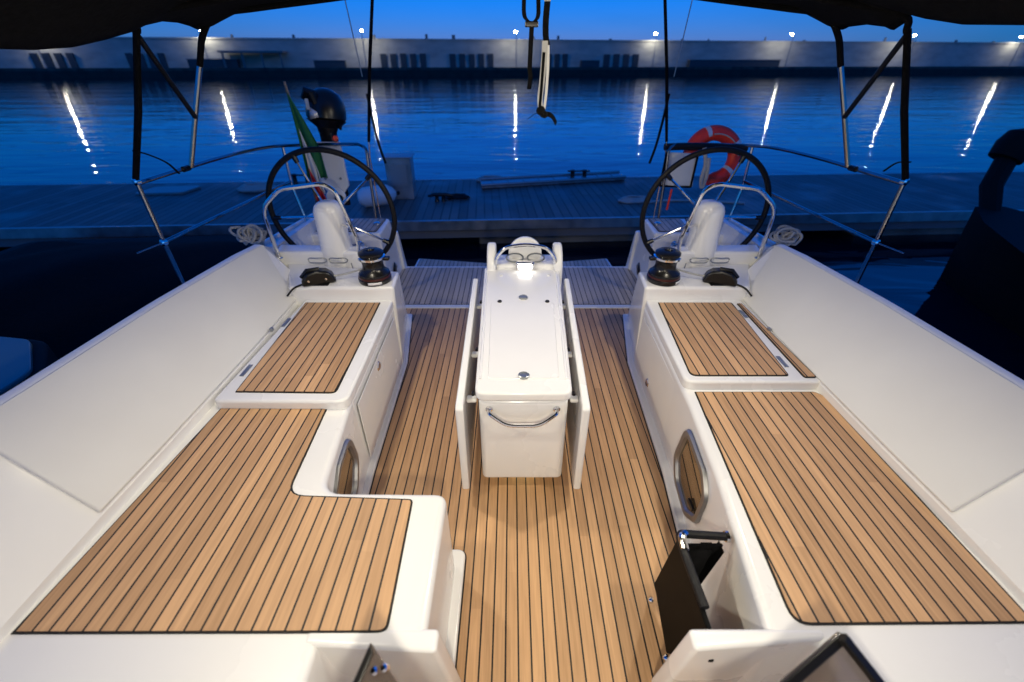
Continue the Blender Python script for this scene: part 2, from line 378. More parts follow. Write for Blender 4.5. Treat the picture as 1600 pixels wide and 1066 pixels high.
# ------------------------------------------------------------------ pontoon behind the stern
pt = thing('pontoon', 'grey floating pontoon with planked deck behind the stern', 'pontoon', (0, 8.5, WZ))
ya = math.atan(1 / 17.0); ca, sa = math.cos(ya), math.sin(ya)
def pw(u, v, z): return (u*ca - v*sa, 7.02 + u*sa + v*ca, z)      # along, across from its near edge
def pbox(b, u0, u1, v0, v1, z0, z1, mi=None):
    vs = [pw(u, v, z) for z in (z0, z1) for u, v in ((u0, v0), (u1, v0), (u1, v1), (u0, v1))]
    return b.add(vs, [(3,2,1,0),(4,5,6,7),(0,1,5,4),(1,2,6,5),(2,3,7,6),(3,0,4,7)], mi)
b = MB(); pbox(b, -60, 60, .06, 2.92, -.32, -.25); b.build('deck', 'pontoon_planks', pt)
for v0, v1 in ((0, .058), (2.922, 2.98)):
    b = MB(); pbox(b, -60, 60, v0, v1, -.40, -.245); b.build('edge_beam', 'steel_weathered', pt)
b = MB(); pbox(b, -60, 60, .09, .2, -.56, -.40); b.build('fender_beam', 'shed_grey', pt)
for u0, u1 in ((-14, -9.5), (-6.6, -4.1), (-.6, 3.3), (6.2, 9.5), (13, 17)):
    b = MB(); pbox(b, u0, u1, .3, 2.7, -1.3, -.41); b.build('float', 'concrete', pt, bevel=.03)
def dock_thing(name, lab, cat, u, v): return thing(name, lab, cat, pw(u, v, -.25))
# service pillar
t = dock_thing('service_pillar', 'square brushed metal service pillar standing on the pontoon', 'pedestal', -2.1, 1.55)
b = MB(); pbox(b, -2.25, -1.79, 1.35, 1.72, -.25, .47); b.build('body', 'steel_weathered', t, bevel=.015)
b = MB(); pbox(b, -2.28, -1.76, 1.32, 1.75, .47, .495); b.build('cap', 'aluminium', t, bevel=.006)
b = MB(); pbox(b, -2.17, -1.87, 1.335, 1.349, .0, .36); b.build('hatch', 'aluminium', t)
# fender
t = dock_thing('fender', 'grey white round ended fender lying on the pontoon by the pillar', 'fender', -2.6, .95)
b = MB(); o_ = pw(-2.38, .95, -.07); b.lathe([(.03, -.33), (.10, -.31), (.165, -.22), (.175, 0), (.165, .2), (.10, .30), (.035, .34)], o_, (1, .35, .05)); b.build('body', 'white_plastic', t)
b = MB(); b.lathe([(.03, 0), (.035, .05), (.02, .07)], Vector(o_) + Vector((1, .35, .05)).normalized()*.33, (1, .35, .05), 12); b.build('eye', 'black_rubber', t)
t = dock_thing('mooring_cleat', 'black mooring cleat on the pontoon with rope turns', 'cleat', -1.3, 1.2)
b = MB(); c0 = Vector(pw(-1.3, 1.2, -.25)); b.lathe([(.05, 0), (.035, .05), (.035, .1)], c0 + Vector((-.06, 0, 0)), seg=10); b.lathe([(.05, 0), (.035, .05), (.035, .1)], c0 + Vector((.06, 0, 0)), seg=10); b.build('base', 'black_plastic', t)
b = MB(); b.tube([c0 + Vector((-.22, 0, .09)), c0 + Vector((-.1, 0, .12)), c0 + Vector((.1, 0, .12)), c0 + Vector((.24, .02, .1))], [.02, .034, .034, .02], 8); b.build('horn', 'black_plastic', t)
def rope(name, pts, r, m_, lab, cat='rope', group=None, parent=None):
    P = [Vector(p) for p in pts]
    b = MB(); b.tube(bez(pts, 6), r, 7); return tag(b.build(name, m_, origin=tuple(P[0])), lab, cat, group)
def coil(name, ctr, rad, turns, r, m_, lab, sq=.55, ang=0.0, rise=.012, normal=(0, 0, 1)):
    q = Vector((0, 0, 1)).rotation_difference(Vector(normal)).to_matrix(); random.seed(hash(lab) % 1000 if False else len(lab))
    pts = []; n = turns * 18
    for i in range(n + 1):
        a = 2*math.pi*i/18; rr = rad*(1 - .4*i/n + .12*math.sin(i*.7)); v = Vector((rr*math.cos(a), rr*sq*math.sin(a), rise*i/18 + random.uniform(0, .012)))
        v = Vector((v.x*math.cos(ang) - v.y*math.sin(ang), v.x*math.sin(ang) + v.y*math.cos(ang), v.z)); pts.append(Vector(ctr) + q @ v)
    b = MB(); b.tube(pts, r, 6); return tag(b.build(name, m_, origin=ctr), lab, 'rope coil')
coil('rope_coil', pw(-1.0, 1.35, -.23), .22, 4, .02, 'black_rubber', 'dark rope heap beside the mooring cleat on the pontoon')
coil('rope_coil', pw(-.35, 2.75, -.23), .30, 5, .022, 'rope_grey', 'grey rope coil near the far pontoon edge behind the gangway', .6)
coil('rope_coil', pw(2.25, .95, -.23), .30, 5, .018, 'rope_grey', 'flat oval rope coil on the pontoon near the stern edge')
coil('rope_coil', pw(-5.0, 2.2, -.22), .34, 6, .03, 'rope_white', 'pale rope coil on the pontoon behind the stanchion wires', .6)
rope('hose', [pw(2.5, .85, -.23), pw(2.9, .95, -.235), pw(3.4, .9, -.235), pw(4.2, .7, -.235)], .022, 'rope_grey', 'pale hose lying along the pontoon below the white cover', 'hose')
b = MB(); b.prism(rnd([pw(-7.2, 1.9, 0)[:2], pw(-6.3, 1.95, 0)[:2], pw(-6.2, 2.5, 0)[:2], pw(-7.1, 2.45, 0)[:2]], .1), -.25, -.20)
tag(b.build('dock_mat', 'teal_deck', bevel=.015), 'pale folded mat lying on the pontoon behind the outer stanchion', 'mat')
# passerelle lying on the pontoon
t = dock_thing('gangway', 'long slatted gangway board lying on the pontoon', 'gangway', .8, 2.2)
g0 = [(-.66, 9.02), (2.40, 9.80), (2.36, 10.28), (-.72, 9.55)]
b = MB(); b.prism(g0, -.24, -.185); b.build('board', 'steel_weathered', t, bevel=.01)
for a_, c_ in ((g0[0], g0[1]), (g0[3], g0[2])):
    b = MB(); b.tube([(a_[0], a_[1], -.17), (c_[0], c_[1], -.17)], .028, 8); b.build('side_rail', 'aluminium', t)
for k in range(9):
    f = .08 + .105*k; p = [g0[0][i]*(1-f) + g0[1][i]*f for i in (0, 1)]; q = [g0[3][i]*(1-f) + g0[2][i]*f for i in (0, 1)]
    b = MB(); b.tube([(p[0], p[1], -.18), (q[0], q[1], -.18)], .012, 6); b.build('tread', 'aluminium', t)
for k, (u_, v_) in enumerate(((1.55, 2.75), (-4.3, 2.7))):
    t = dock_thing('bollard', ('dark double mooring bollard at the far pontoon edge behind the gangway', 'dark double mooring bollard on the far pontoon edge behind the flag')[k], 'bollard', u_, v_)
    for sx in (-.13, .13):
        c0 = Vector(pw(u_ + sx, v_, -.25)); b = MB(); b.lathe([(.06, 0), (.045, .04), (.045, .16), (.07, .18), (.07, .2), (.03, .215)], c0, seg=14); b.build('post', 'black_plastic', t)
    b = MB(); c0 = Vector(pw(u_, v_, -.13)); b.box(c0 + Vector((-.24, -.03, .05)), c0 + Vector((.24, .03, .08))); b.build('crossbar', 'black_plastic', t, bevel=.01)

# ------------------------------------------------------------------ the yacht: moulded shell and everything moulded into it
ya_ = thing('sailing_yacht', 'white sailing yacht cockpit with planked teak floor and benches', 'yacht', (0, 2, WZ))
def interp(tab, y):
    if y <= tab[0][0]: return tab[0][1:]
    for a_, c_ in zip(tab, tab[1:]):
        if y <= c_[0]:
            t_ = (y - a_[0]) / (c_[0] - a_[0]); return tuple(a_[i]*(1-t_) + c_[i]*t_ for i in range(1, len(a_)))
    return tab[-1][1:]
# station: y, coaming foot x, foot z, coaming top x, top z
COAM = [(-1.2, 1.56, .52, 1.99, .90), (.6, 1.55, .53, 1.965, .885), (1.0, 1.54, .54, 1.955, .87), (1.3, 1.53, .54, 1.945, .86), (2.05, 1.52, .54, 1.915, .855), (2.72, 1.53, .54, 1.85, .85),
        (2.95, 1.60, .56, 1.82, .84), (3.10, 1.80, .62, 1.84, .76), (3.3, 1.88, .45, 1.91, .70), (4.5, 1.84, .45, 1.88, .68)]
def hull_side(sg):
    b = MB(); ys = [-1.2 + .1*k for k in range(39)] + [2.72, 2.82, 2.95, 3.02, 3.10, 3.2] + [3.3 + .1*k for k in range(13)]
    ys = sorted(set(round(v, 3) for v in ys))
    prof = []
    for y in ys:
        xf, zf, xt, zt = interp(COAM, y); h = (zt - zf)
        P = [(xf - .004, zf - .05), (xf, zf)]
        for k in range(1, 7):
            t_ = k/6; P.append((xf + (xt - xf)*t_, zf + h*(t_**1.0)*.985))
        zd = interp([(-1.2, .70), (1.3, .675), (2.0, .645), (2.7, .61), (3.3, .60), (4.5, .58)], y)[0]
        bw = interp([(-1.2, 2.32), (1.5, 2.29), (2.7, 2.275), (3.5, 2.22), (4.5, 2.12)], y)[0]
        P += [(xt + .012, zt), (xt + .045, zt), (xt + .058, zt - .012), (xt + .075, zd + .02), (xt + .10, zd), (bw - .03, zd), (bw - .026, zd + .025), (bw, zd + .025), (bw + .004, zd - .03), (bw + .01, zd - .2), (bw - .15, WZ - .3)]
        prof.append([(sg*x, y, z) for x, z in P])
    n = len(prof[0]); vs = [p for q in prof for p in q]
    fs = [(i*n+j, i*n+j+1, (i+1)*n+j+1, (i+1)*n+j) for i in range(len(prof)-1) for j in range(n-1)]
    k = (len(prof)-1)*n
    b.add(vs, fs); b.add([prof[-1][j] for j in range(n)], [tuple(range(n))])
    return b.build('hull_side', 'gelcoat', ya_, smooth=24)
for sg in (-1, 1): hull_side(sg)
b = MB(); b.prism([(-1.95, -1.2), (1.95, -1.2), (1.92, 4.55), (-1.92, 4.55)], -.35, -.008); b.build('deck_moulding', 'gelcoat', ya_)
sole = MB().prism([(-1.06, .15), (1.06, .15), (1.06, 3.555), (-1.06, 3.555)], -.02, .0).build('cockpit_floor', 'teak', ya_)
b = MB(); b.box((-1.1, 3.555, -.02), (1.1, 3.615, .008)); b.build('threshold', 'gelcoat', ya_, bevel=.004)
teak_panel(rnd([(-1.27, 3.625), (1.27, 3.625), (1.26, 4.40), (1.20, 4.50), (-1.20, 4.50), (-1.27, 4.42)], [0, 0, .02, .03, .03, .02]), 0.0, ya_, 'helm_floor', 'teak_grey')
sp = MB(); pl = [(-1.26, 4.62), (1.22, 4.62), (1.17, 5.28), (.4, 5.14), (-.35, 5.12), (-1.25, 5.28)]
sp.prism(rnd(pl, .03), -.27, -.205); o = sp.build('swim_platform', 'gelcoat', ya_, bevel=.01); o['label'] = 'swim platform folded down behind the helm floor'
teak_panel(inset(pl, .03), -.2, o, 'teak_panel', 'teak_grey')

def bench_base(poly, z, foot=True):
    """moulded bench with a raised foot flange where it meets the teak"""
    b = MB(); b.prism(poly, -.05, z)
    o = b.build('bench', 'gelcoat', ya_, bevel=.028, bseg=4)
    return o
LB = rnd([(-1.58, -.6), (-.62, -.6), (-.62, .60), (-.305, .60), (-.305, 1.12), (-.80, 1.125), (-.85, 1.64), (-.872, 2.68), (-1.56, 2.68)], [0, 0, 0, 0, .05, .09, 0, 0, 0])
RB = [(1.58, -.6), (.85, -.6), (.85, .60), (.713, .60), (.715, .64), (.79, 1.2), (.83, 1.64), (.865, 2.68), (1.56, 2.68)]
bl = bench_base(LB, .5); bl['label'] = 'bench with an inward step at its near end'
br = bench_base(RB, .5); br['label'] = 'straight bench beside the black pouch'
# foot flanges
for sg, path in ((-1, [(-.31, .66), (-.31, 1.13)]), (-1, [(-.83, 1.15), (-.86, 1.64), (-.885, 2.68), (-.99, 3.42)]), (1, [(.716, .66), (.79, 1.2), (.83, 1.64), (.87, 2.68), (.99, 3.42)])):
    inner = [(x - sg*.045, y) for x, y in path]; outer = [(x + sg*.08, y) for x, y in path]
    poly = inner + outer[::-1]
    if len(path) == 2: poly = rnd([inner[0], (inner[1][0], inner[1][1] + .05), (outer[1][0], outer[1][1] + .05), outer[0]], [0, .04, 0, 0])
    o = MB().prism(poly, -.01, .022).build('foot_flange', 'gelcoat', ya_, bevel=.012)
    MB().prism(inset(poly, -.006), -.01, .003).build('caulk_line', 'black_caulk', ya_)
# seat teak
teak_panel(rnd([(-1.535, .613), (-.42, .616), (-.432, 1.085), (-.928, 1.105), (-.953, 1.641), (-1.47, 1.641)], [0, .03, .02, .075, 0, .02]), .5, bl)
teak_panel(rnd([(.798, .637), (1.53, .642), (1.536, 1.70), (1.50, 1.735), (.886, 1.735)], [.05, 0, 0, .03, .0]), .5, br)
# locker lids
LL = rnd([(-1.50, 1.605), (-.845, 1.60), (-.866, 2.665), (-1.47, 2.665)], [.04, .06, .02, .02])
RL = rnd([(1.55, 1.755), (.838, 1.755), (.868, 2.665), (1.52, 2.665)], [.02, .05, .02, .02])
def locker(poly, tk, hinges, lab):
    o = MB().prism(poly, .49, .552).build('locker_lid', 'gelcoat', ya_, bevel=.022, bseg=4); o['label'] = lab
    teak_panel(tk, .553, o)
    for x, y in hinges:
        b = MB(); b.box((x - .011, y - .05, .55), (x + .011, y + .05, .557)); b.build('hinge', 'steel_weathered', o, bevel=.003)
    return o
lid_l = locker(LL, rnd([(-1.445, 2.614), (-.94, 2.614), (-.916, 1.66), (-1.416, 1.669)], [0, .0, .03, .0]), [(-1.462, 2.35), (-1.455, 1.85)], 'locker lid on the bench with the inward step')
lid_r = locker(RL, rnd([(.937, 2.614), (1.436, 2.614), (1.39, 1.80), (.876, 1.80)], [0, .02, .02, .04]), [(1.445, 2.46), (1.42, 1.93)], 'locker lid on the straight bench')
teak_panel(rnd([(1.463, 2.60), (1.495, 2.60), (1.525, 1.785), (1.458, 1.785)], [.005, .005, .015, .015]), .5535, lid_r, 'teak_strip')
# backrest panels on the coamings
def backrest(sg):
    def pt(t_, y, off):
        xf, zf, xt, zt = interp(COAM, y); x = xf + (xt-xf)*t_; z = zf + (zt-zf)*t_*.985
        d = Vector((xt-xf, zt-zf)).normalized(); nx, nz = -d.y, d.x
        return Vector((sg*(x + nx*off), y, z + nz*off))
    b = MB(); nu, nv = 24, 8
    def edge_y(v): return .99 + .10*v, 2.70 + .26*v
    def f(o_):
        def g(u, v):
            y0, y1 = edge_y(v); uu, vv = u, .02 + .97*v
            rd = .03
            return pt(vv, y0 + (y1-y0)*uu, o_)
        return g
    top = [[f(.016)(i/nu, j/nv) for j in range(nv+1)] for i in range(nu+1)]; bot = [[f(-.01)(i/nu, j/nv) for j in range(nv+1)] for i in range(nu+1)]
    vs = [p for r_ in top for p in r_] + [p for r_ in bot for p in r_]; n = (nu+1)*(nv+1); q = nv+1
    fs = [(i*q+j, (i+1)*q+j, (i+1)*q+j+1, i*q+j+1) for i in range(nu) for j in range(nv)]
    fs += [(n+i*q+j, n+i*q+j+1, n+(i+1)*q+j+1, n+(i+1)*q+j) for i in range(nu) for j in range(nv)]
    ring = [i*q for i in range(nu+1)] + [nu*q+j for j in range(1, nv+1)] + [i*q+nv for i in range(nu-1, -1, -1)] + [j for j in range(nv-1, 0, -1)]
    fs += [(ring[k], ring[(k+1) % len(ring)], n+ring[(k+1) % len(ring)], n+ring[k]) for k in range(len(ring))]
    b.add(vs, fs)
    o = b.build('backrest_panel', 'panel_cream', ya_, bevel=.008, bseg=3)
    for y in (1.9,):
        b = MB(); p = pt(0.0, y + .35, .03); b.box(p - Vector((.008, .012, .01)), p + Vector((.008, .012, .012))); b.build('stud', 'steel_weathered', o, bevel=.003)
    return o
for sg in (-1, 1): backrest(sg)
# winch islands and helm consoles
def island(sg):
    s_ = sg
    base = [(s_*.865, 2.64), (s_*.99, 3.44), (s_*1.78, 3.44), (s_*1.60, 2.64)]
    top = [(s_*.848, 2.665), (s_*.868, 2.93), (s_*1.76, 3.10), (s_*1.56, 2.665)]
    o = MB().prism(base, -.05, .645, top=top).build('winch_island', 'gelcoat', ya_, bevel=.022, bseg=4)
    c = [(s_*1.17, 3.055), (s_*1.10, 3.22), (s_*1.86, 3.28), (s_*1.83, 3.055)]
    t2 = [(s_*1.19, 3.075), (s_*1.14, 3.20), (s_*1.85, 3.25), (s_*1.815, 3.075)]
    o = MB().prism(c, .0, lambda x, y: .0, top=c).build('helm_console_foot', 'gelcoat', ya_) if False else None
    b = MB(); b.prism(c, .0, .735, top=t2); o = b.build('helm_console', 'gelcoat', ya_, bevel=.02, bseg=4)
    # pedestal column with a rounded top, leaning a little aft
    b = MB(); cx = s_*1.385; rows = []
    for z, rx, ry, yy in ((.58, .125, .125, 3.17), (.72, .112, .115, 3.17), (.80, .105, .11, 3.17), (.95, .102, .108, 3.17), (1.02, .100, .106, 3.17), (1.055, .088, .094, 3.17), (1.078, .062, .068, 3.17), (1.088, .02, .024, 3.17)):
        rows.append([(cx + rx*math.copysign(abs(math.cos(a))**.85, math.cos(a)), yy + ry*math.copysign(abs(math.sin(a))**.85, math.sin(a)), z) for a in [2*math.pi*k/28 for k in range(28)]])
    vs = [p for r_ in rows for p in r_]; fs = [(i*28+k, i*28+(k+1) % 28, (i+1)*28+(k+1) % 28, (i+1)*28+k) for i in range(len(rows)-1) for k in range(28)]
    fs.append(tuple((len(rows)-1)*28+k for k in range(28))); b.add(vs, fs)
    b.build('pedestal', 'gelcoat', o, smooth=60)
    # folding wire cup loops on the console front
    for k in (0, 1):
        cxx = s_*(1.34 + .155*k); pts = [(cxx + .068*math.cos(a), 3.045 - .015*abs(math.sin(a)), .685 + .026*math.sin(a)*(1 + .3*math.cos(2*a))) for a in [2*math.pi*i/20 for i in range(20)]]
        b = MB(); b.tube(pts, .0045, 6, closed=True); b.build('cup_loop', 'steel_weathered', o)
    b = MB(); b.tube([(s_*1.25, 3.045, .66), (s_*1.242, 3.04, .60)], .004, 6); b.build('cup_hook', 'steel_weathered', o)
    return o
for sg in (-1, 1): island(sg)
# helm seats at the stern corners
def helm_seat(sg):
    s_ = sg; base = [(s_*1.27, 3.93), (s_*1.25, 4.50), (s_*1.90, 4.50), (s_*1.90, 3.88)]; top = [(s_*1.265, 3.90), (s_*1.285, 4.36), (s_*1.88, 4.36), (s_*1.90, 3.86)]
    o = MB().prism(base, -.02, .595, top=top).build('helm_seat', 'gelcoat', ya_, bevel=.025, bseg=4)
    teak_panel(rnd([(s_*1.31, 4.33), (s_*1.63, 4.33), (s_*1.61, 3.94), (s_*1.31, 3.94)], .02), .597, o, 'teak_panel', 'teak_grey')
    teak_panel(rnd([(s_*1.68, 4.33), (s_*1.87, 4.33), (s_*1.87, 3.94), (s_*1.66, 3.94)], .02), .597, o, 'teak_panel', 'teak_grey')
    b = MB(); b.lathe([(.03, -.01), (.03, .006), (.018, .012)], (s_*1.45, 3.885, .50), (0, -1, 0), 16); b.tube([(s_*1.45, 3.87, .50), (s_*1.56, 3.868, .495)], .007, 6); b.build('latch', 'chrome', o)
    # transom wing from seat to swim platform, with a small dark drain plate
    wq = [(s_*1.25, 4.46, .50), (s_*1.22, 4.62, -.20), (s_*1.34, 4.62, -.20), (s_*1.34, 4.46, .50)]
    MB().prism([(s_*1.205, 4.47), (s_*1.205, 4.66), (s_*1.9, 4.66), (s_*1.9, 4.47)], -.4, .42, top=[(s_*1.25, 4.45), (s_*1.26, 4.52), (s_*1.88, 4.52), (s_*1.88, 4.45)]).build('transom_corner', 'gelcoat', ya_, bevel=.02)
    b = MB(); b.add([(s_*1.258, 4.20, .19), (s_*1.258, 4.27, .12), (s_*1.258, 4.20, .05), (s_*1.258, 4.13, .12)], [(0, 1, 2, 3)]); b.build('drain_plate', 'black_plastic', o, solid=.006)
for sg in (-1, 1): helm_seat(sg)
# bench windows: frame and dark pane on the inner bench faces
def bench_window(sg, x0, pts, lab):
    o_pts = [Vector((y, z)) for y, z in pts]; ctr = sum(o_pts, Vector((0, 0))) / len(o_pts)
    def xf(y): return sg*(x0 + (y - 1.4)*.082 - .004)
    rp = rnd([tuple(p) for p in o_pts], .085); ip = [tuple(ctr + (Vector(p)-ctr)*.80) for p in rp]; n = len(rp); b = MB()
    lay = [(rp, .004), ([tuple(ctr + (Vector(p)-ctr)*.97) for p in rp], -.012), ([tuple(ctr + (Vector(p)-ctr)*.84) for p in rp], -.012), (ip, .003)]
    vs = [(xf(y) + sg*d, y, z) for P_, d in lay for y, z in P_]; fs = [(k*n+i, k*n+(i+1) % n, (k+1)*n+(i+1) % n, (k+1)*n+i) for k in range(3) for i in range(n)]
    b.add(vs, fs); w_ = b.build('window', 'aluminium', ya_, smooth=50); w_['label'] = lab
    b = MB(); b.add([(xf(y) + sg*.001, y, z) for y, z in ip], [tuple(range(n))]); b.build('pane', 'window_glass', w_)
    b = MB(); c = Vector((xf(ctr.x - .09) - sg*.006, ctr.x - .09, ctr.y - .06)); b.box(c - Vector((.006, .03, .012)), c + Vector((.006, .03, .012))); b.build('catch', 'black_plastic', w_, bevel=.003)
bench_window(-1, .826, [(1.50, .44), (1.535, .25), (1.43, .14), (1.21, .13), (1.13, .20), (1.17, .38), (1.30, .44)], 'window in the stepped bench face')
bench_window(1, .805, [(1.575, .43), (1.62, .17), (1.53, .075), (1.32, .07), (1.20, .17), (1.19, .36), (1.28, .43)], 'window in the straight bench face')
# storage hatch outlines with latches in the bench faces
for sg, hx, ly, lz in ((-1, .852, 2.10, .40), (1, .848, 2.27, .14)):
    y0, y1, z0, z1 = 1.70, 2.60, .06, .45
    def fx(y): return sg*(hx + (y - 1.7)*.021 - .008)
    b = MB(); b.slab([(fx(y0), y0, z0), (fx(y1), y1, z0), (fx(y1), y1, z1), (fx(y0), y0, z1)][::sg], .006)
    o = b.build('storage_hatch', 'gelcoat', ya_, bevel=.004)
    b = MB(); b.lathe([(.030, -.012), (.030, .004), (.022, .010)], (fx(ly) - sg*.004, ly, lz), (-sg, 0, 0), 16); b.build('latch', 'chrome', o)
# companionway side mouldings
for base, top in (([(-.235, .625), (-.235, .69), (-.66, .69), (-.66, .625)], [(-.268, .566), (-.268, .63), (-.66, .63), (-.66, .585)]),
                  ([(.465, .625), (.465, .69), (.88, .69), (.88, .635)], [(.478, .570), (.478, .63), (.88, .63), (.88, .600)])):
    MB().prism(base, -.05, .503, top=top).build('companionway_side', 'gelcoat', ya_, bevel=.014, bseg=3)
MB().box((-2.0, -1.2, -.3), (2.0, -.5, .95)).build('cabin_bulkhead', 'gelcoat', ya_, bevel=.03)

# ------------------------------------------------------------------ cockpit table
tb = thing('cockpit_table', 'white folding cockpit table with both leaves hanging down on the teak floor', 'table', (.02, 2.2, 0))
def tc_(y): return .002 + (y - 1.5)*.012
def tpoly(y0, y1, h0, h1): return [(tc_(y0) - h0, y0), (tc_(y0) + h0, y0), (tc_(y1) + h1, y1), (tc_(y1) - h1, y1)]
b = MB(); b.prism(tpoly(1.512, 2.95, .205, .25), .10, .632); b.build('body', 'gelcoat', tb, bevel=.025, bseg=4)
b = MB(); b.prism(rnd(tpoly(1.495, 2.90, .218, .265), [.05, .05, .02, .02]), .642, .69); lid = b.build('lid', 'gelcoat', tb, bevel=.012)
b = MB(); b.prism(rnd(tpoly(1.60, 2.36, .165, .19), .025), .688, .6945); b.build('lid_panel', 'gelcoat', lid, bevel=.003)
for sx in (-1, 1):
    b = MB(); b.tube([(tc_(1.6) + sx*.200, 1.60, .689), (tc_(2.8) + sx*.240, 2.80, .689)], .0075, 8); b.build('hinge_rail', 'gelcoat', lid)
b = MB(); b.lathe([(.03, .0), (.034, -.006), (.026, -.012)], (.0, 1.70, .098), seg=16); b.build('floor_lamp', 'under_lamp_face', tb)
b = MB(); b.prism(tpoly(1.78, 2.75, .10, .12), -.0, .14); b.build('pedestal', 'gelcoat', tb, bevel=.015)
for sx in (-1, 1):
    # hanging leaf: a tall plate with an angled front end
    h0, h1 = .262, .300
    b = MB(); prof = [(1.44, .64), (1.44, .11), (1.475, .09), (2.55, .10), (2.80, .30), (2.80, .64), (2.78, .655), (1.46, .655)]
    def lx(y): return tc_(y) - .004 + sx*(h0 + (h1-h0)*(y-1.44)/1.36)
    vs = [(lx(y), y, z) for y, z in prof] + [(lx(y) + sx*.036, y, z) for y, z in prof]; n = len(prof)
    b.add(vs, [tuple(range(n)), tuple(range(n, 2*n))[::-1]] + [(i, (i+1) % n, n+(i+1) % n, n+i) for i in range(n)])
    lf = b.build('leaf', 'gelcoat', tb, bevel=.01)
    for y in (1.58, 1.95, 2.5):
        b = MB(); xx = tc_(y) + sx*(.215 + (.26-.215)*(y-1.5)/1.4)
        b.box((min(xx, lx(y)) + .002, y - .018, .575), (max(xx, lx(y)) - .002, y + .018, .598)); b.build('hinge', 'gelcoat', tb, bevel=.008)
        b = MB(); b.tube([(xx + sx*.018, y - .010, .62), (xx + sx*.018, y + .010, .62)], .008, 8); b.build('hinge_pin', 'black_plastic', tb)
b = MB(); b.tube(fillet([(-.155, 1.515, .585), (-.155, 1.485, .58), (-.075, 1.455, .535), (.075, 1.455, .535), (.155, 1.485, .58), (.155, 1.515, .585)], .035), .0095, 10)
for x in (-.155, .155): b.lathe([(.017, 0), (.016, .006), (.009, .008)], (x, 1.512, .585), (0, -1, 0), 14)
b.build('front_handle', 'stainless', tb)
for x, y, r_ in ((.005, 1.62, .026), (.02, 2.42, .027), (-.125, 2.36, .013), (.165, 2.36, .013)):
    b = MB(); b.lathe([(r_, -.006), (r_, .006), (r_*.82, .009), (r_*.8, .006), (r_*.3, .005)], (x, y, .6935), seg=20); b.build('lid_socket', 'steel_weathered' if r_ > .02 else 'black_plastic', lid)
for x in (-.125, .20):
    b = MB(); b.lathe([(.013, -.004), (.012, .006), (.004, .007)], (x, 2.76, .6905), seg=14); b.build('lid_stud', 'white_plastic', lid)
# aft pod of the table: two uprights, hoop, round end, bottle holder and lamp
for sx in (-1, 1):
    cx_ = .04 + sx*.235
    b = MB(); prof = [(2.84, .52), (2.84, .72), (2.90, .80), (2.96, .835), (3.02, .835), (3.06, .80), (3.06, .52)]
    vs = [(cx_ - .032, y, z) for y, z in prof] + [(cx_ + .032, y, z) for y, z in prof]; n = len(prof)
    b.add(vs, [tuple(range(n)), tuple(range(n, 2*n))[::-1]] + [(i, (i+1) % n, n+(i+1) % n, n+i) for i in range(n)]); b.build('upright', 'gelcoat', tb, bevel=.02, bseg=4)
b = MB(); b.box((-.20, 2.87, .35), (.28, 3.08, .72)); b.build('rear_box', 'gelcoat', tb, bevel=.02)
b = MB(); b.lathe([(.115, 0), (.12, .01), (.12, .03), (.11, .04)], (.045, 3.03, .755), (0, -1, 0), 30); b.build('instrument_pod', 'gelcoat', tb)
b = MB(); b.tube(fillet([(-.17, 2.86, .69), (-.165, 2.87, .77), (-.10, 2.88, .845), (.045, 2.885, .865), (.19, 2.88, .845), (.255, 2.87, .77), (.26, 2.86, .69)], .06), .0125, 10); b.build('hand_rail', 'stainless', tb)
for cx_ in (-.03, .12):
    b = MB(); b.tube([(cx_ + .06*math.cos(a), 2.94 + .03*math.sin(a), .745 + .02*math.sin(a)) for a in [2*math.pi*k/18 for k in range(18)]], .006, 6, closed=True); b.build('cup_ring', 'steel_weathered', tb)
b = MB(); b.box((-.022, 2.838, .692), (.107, 2.885, .750)); b.build('lamp_housing', 'stainless', tb, bevel=.012)
b = MB(); lp = rnd([(-.006, .700), (.091, .700), (.091, .741), (-.006, .741)], .02); b.add([(x, 2.8365, z) for x, z in lp], [tuple(range(len(lp)))]); b.build('lamp', 'lid_lamp_face', tb, solid=.003)

# ------------------------------------------------------------------ steering wheels
def wheel(sg, lab):
    c = Vector((sg*1.45, 3.40, .925)); t = thing('steering_wheel', lab, 'steering wheel', c, 'twin steering wheels'); Rr = .475
    ax = Vector((0, 1, .10)).normalized(); ux = Vector((1, 0, 0)); uz = ux.cross(ax) * -1
    uz = ax.cross(ux) * -1 if ax.cross(ux).z < 0 else ax.cross(ux)
    def pp(a, r_, d=0): return c + ux*math.cos(a)*r_ + uz*math.sin(a)*r_ + ax*d
    b = MB(); b.tube([pp(2*math.pi*k/72, Rr) for k in range(72)], .0205, 12, closed=True); b.build('rim', 'black_leather', t)
    for k in range(5):
        a = R(112 if sg < 0 else 68) + 2*math.pi*k/5; b = MB(); b.tube([pp(a, .04, -.04), pp(a, .20, -.035), pp(a, Rr - .01)], [.0115, .0105, .009], 8); sp_ = b.build('spoke', 'stainless', t)
        b = MB(); b.tube([pp(a, Rr - .06, -.008), pp(a, Rr - .01)], [.016, .021], 10); b.build('spoke_socket', 'black_plastic', sp_)
    b = MB(); b.lathe([(.055, -.07), (.06, -.05), (.055, -.03), (.025, -.025), (.025, 0), (.012, .008)], c, ax, 20); b.build('hub', 'stainless', t)
    b = MB(); b.lathe([(.024, -.25), (.024, -.06)], c, ax, 14); b.build('shaft', 'stainless', t)
wheel(-1, 'black rimmed steering wheel in front of the outboard motor'); wheel(1, 'black rimmed steering wheel in front of the red lifebuoy')
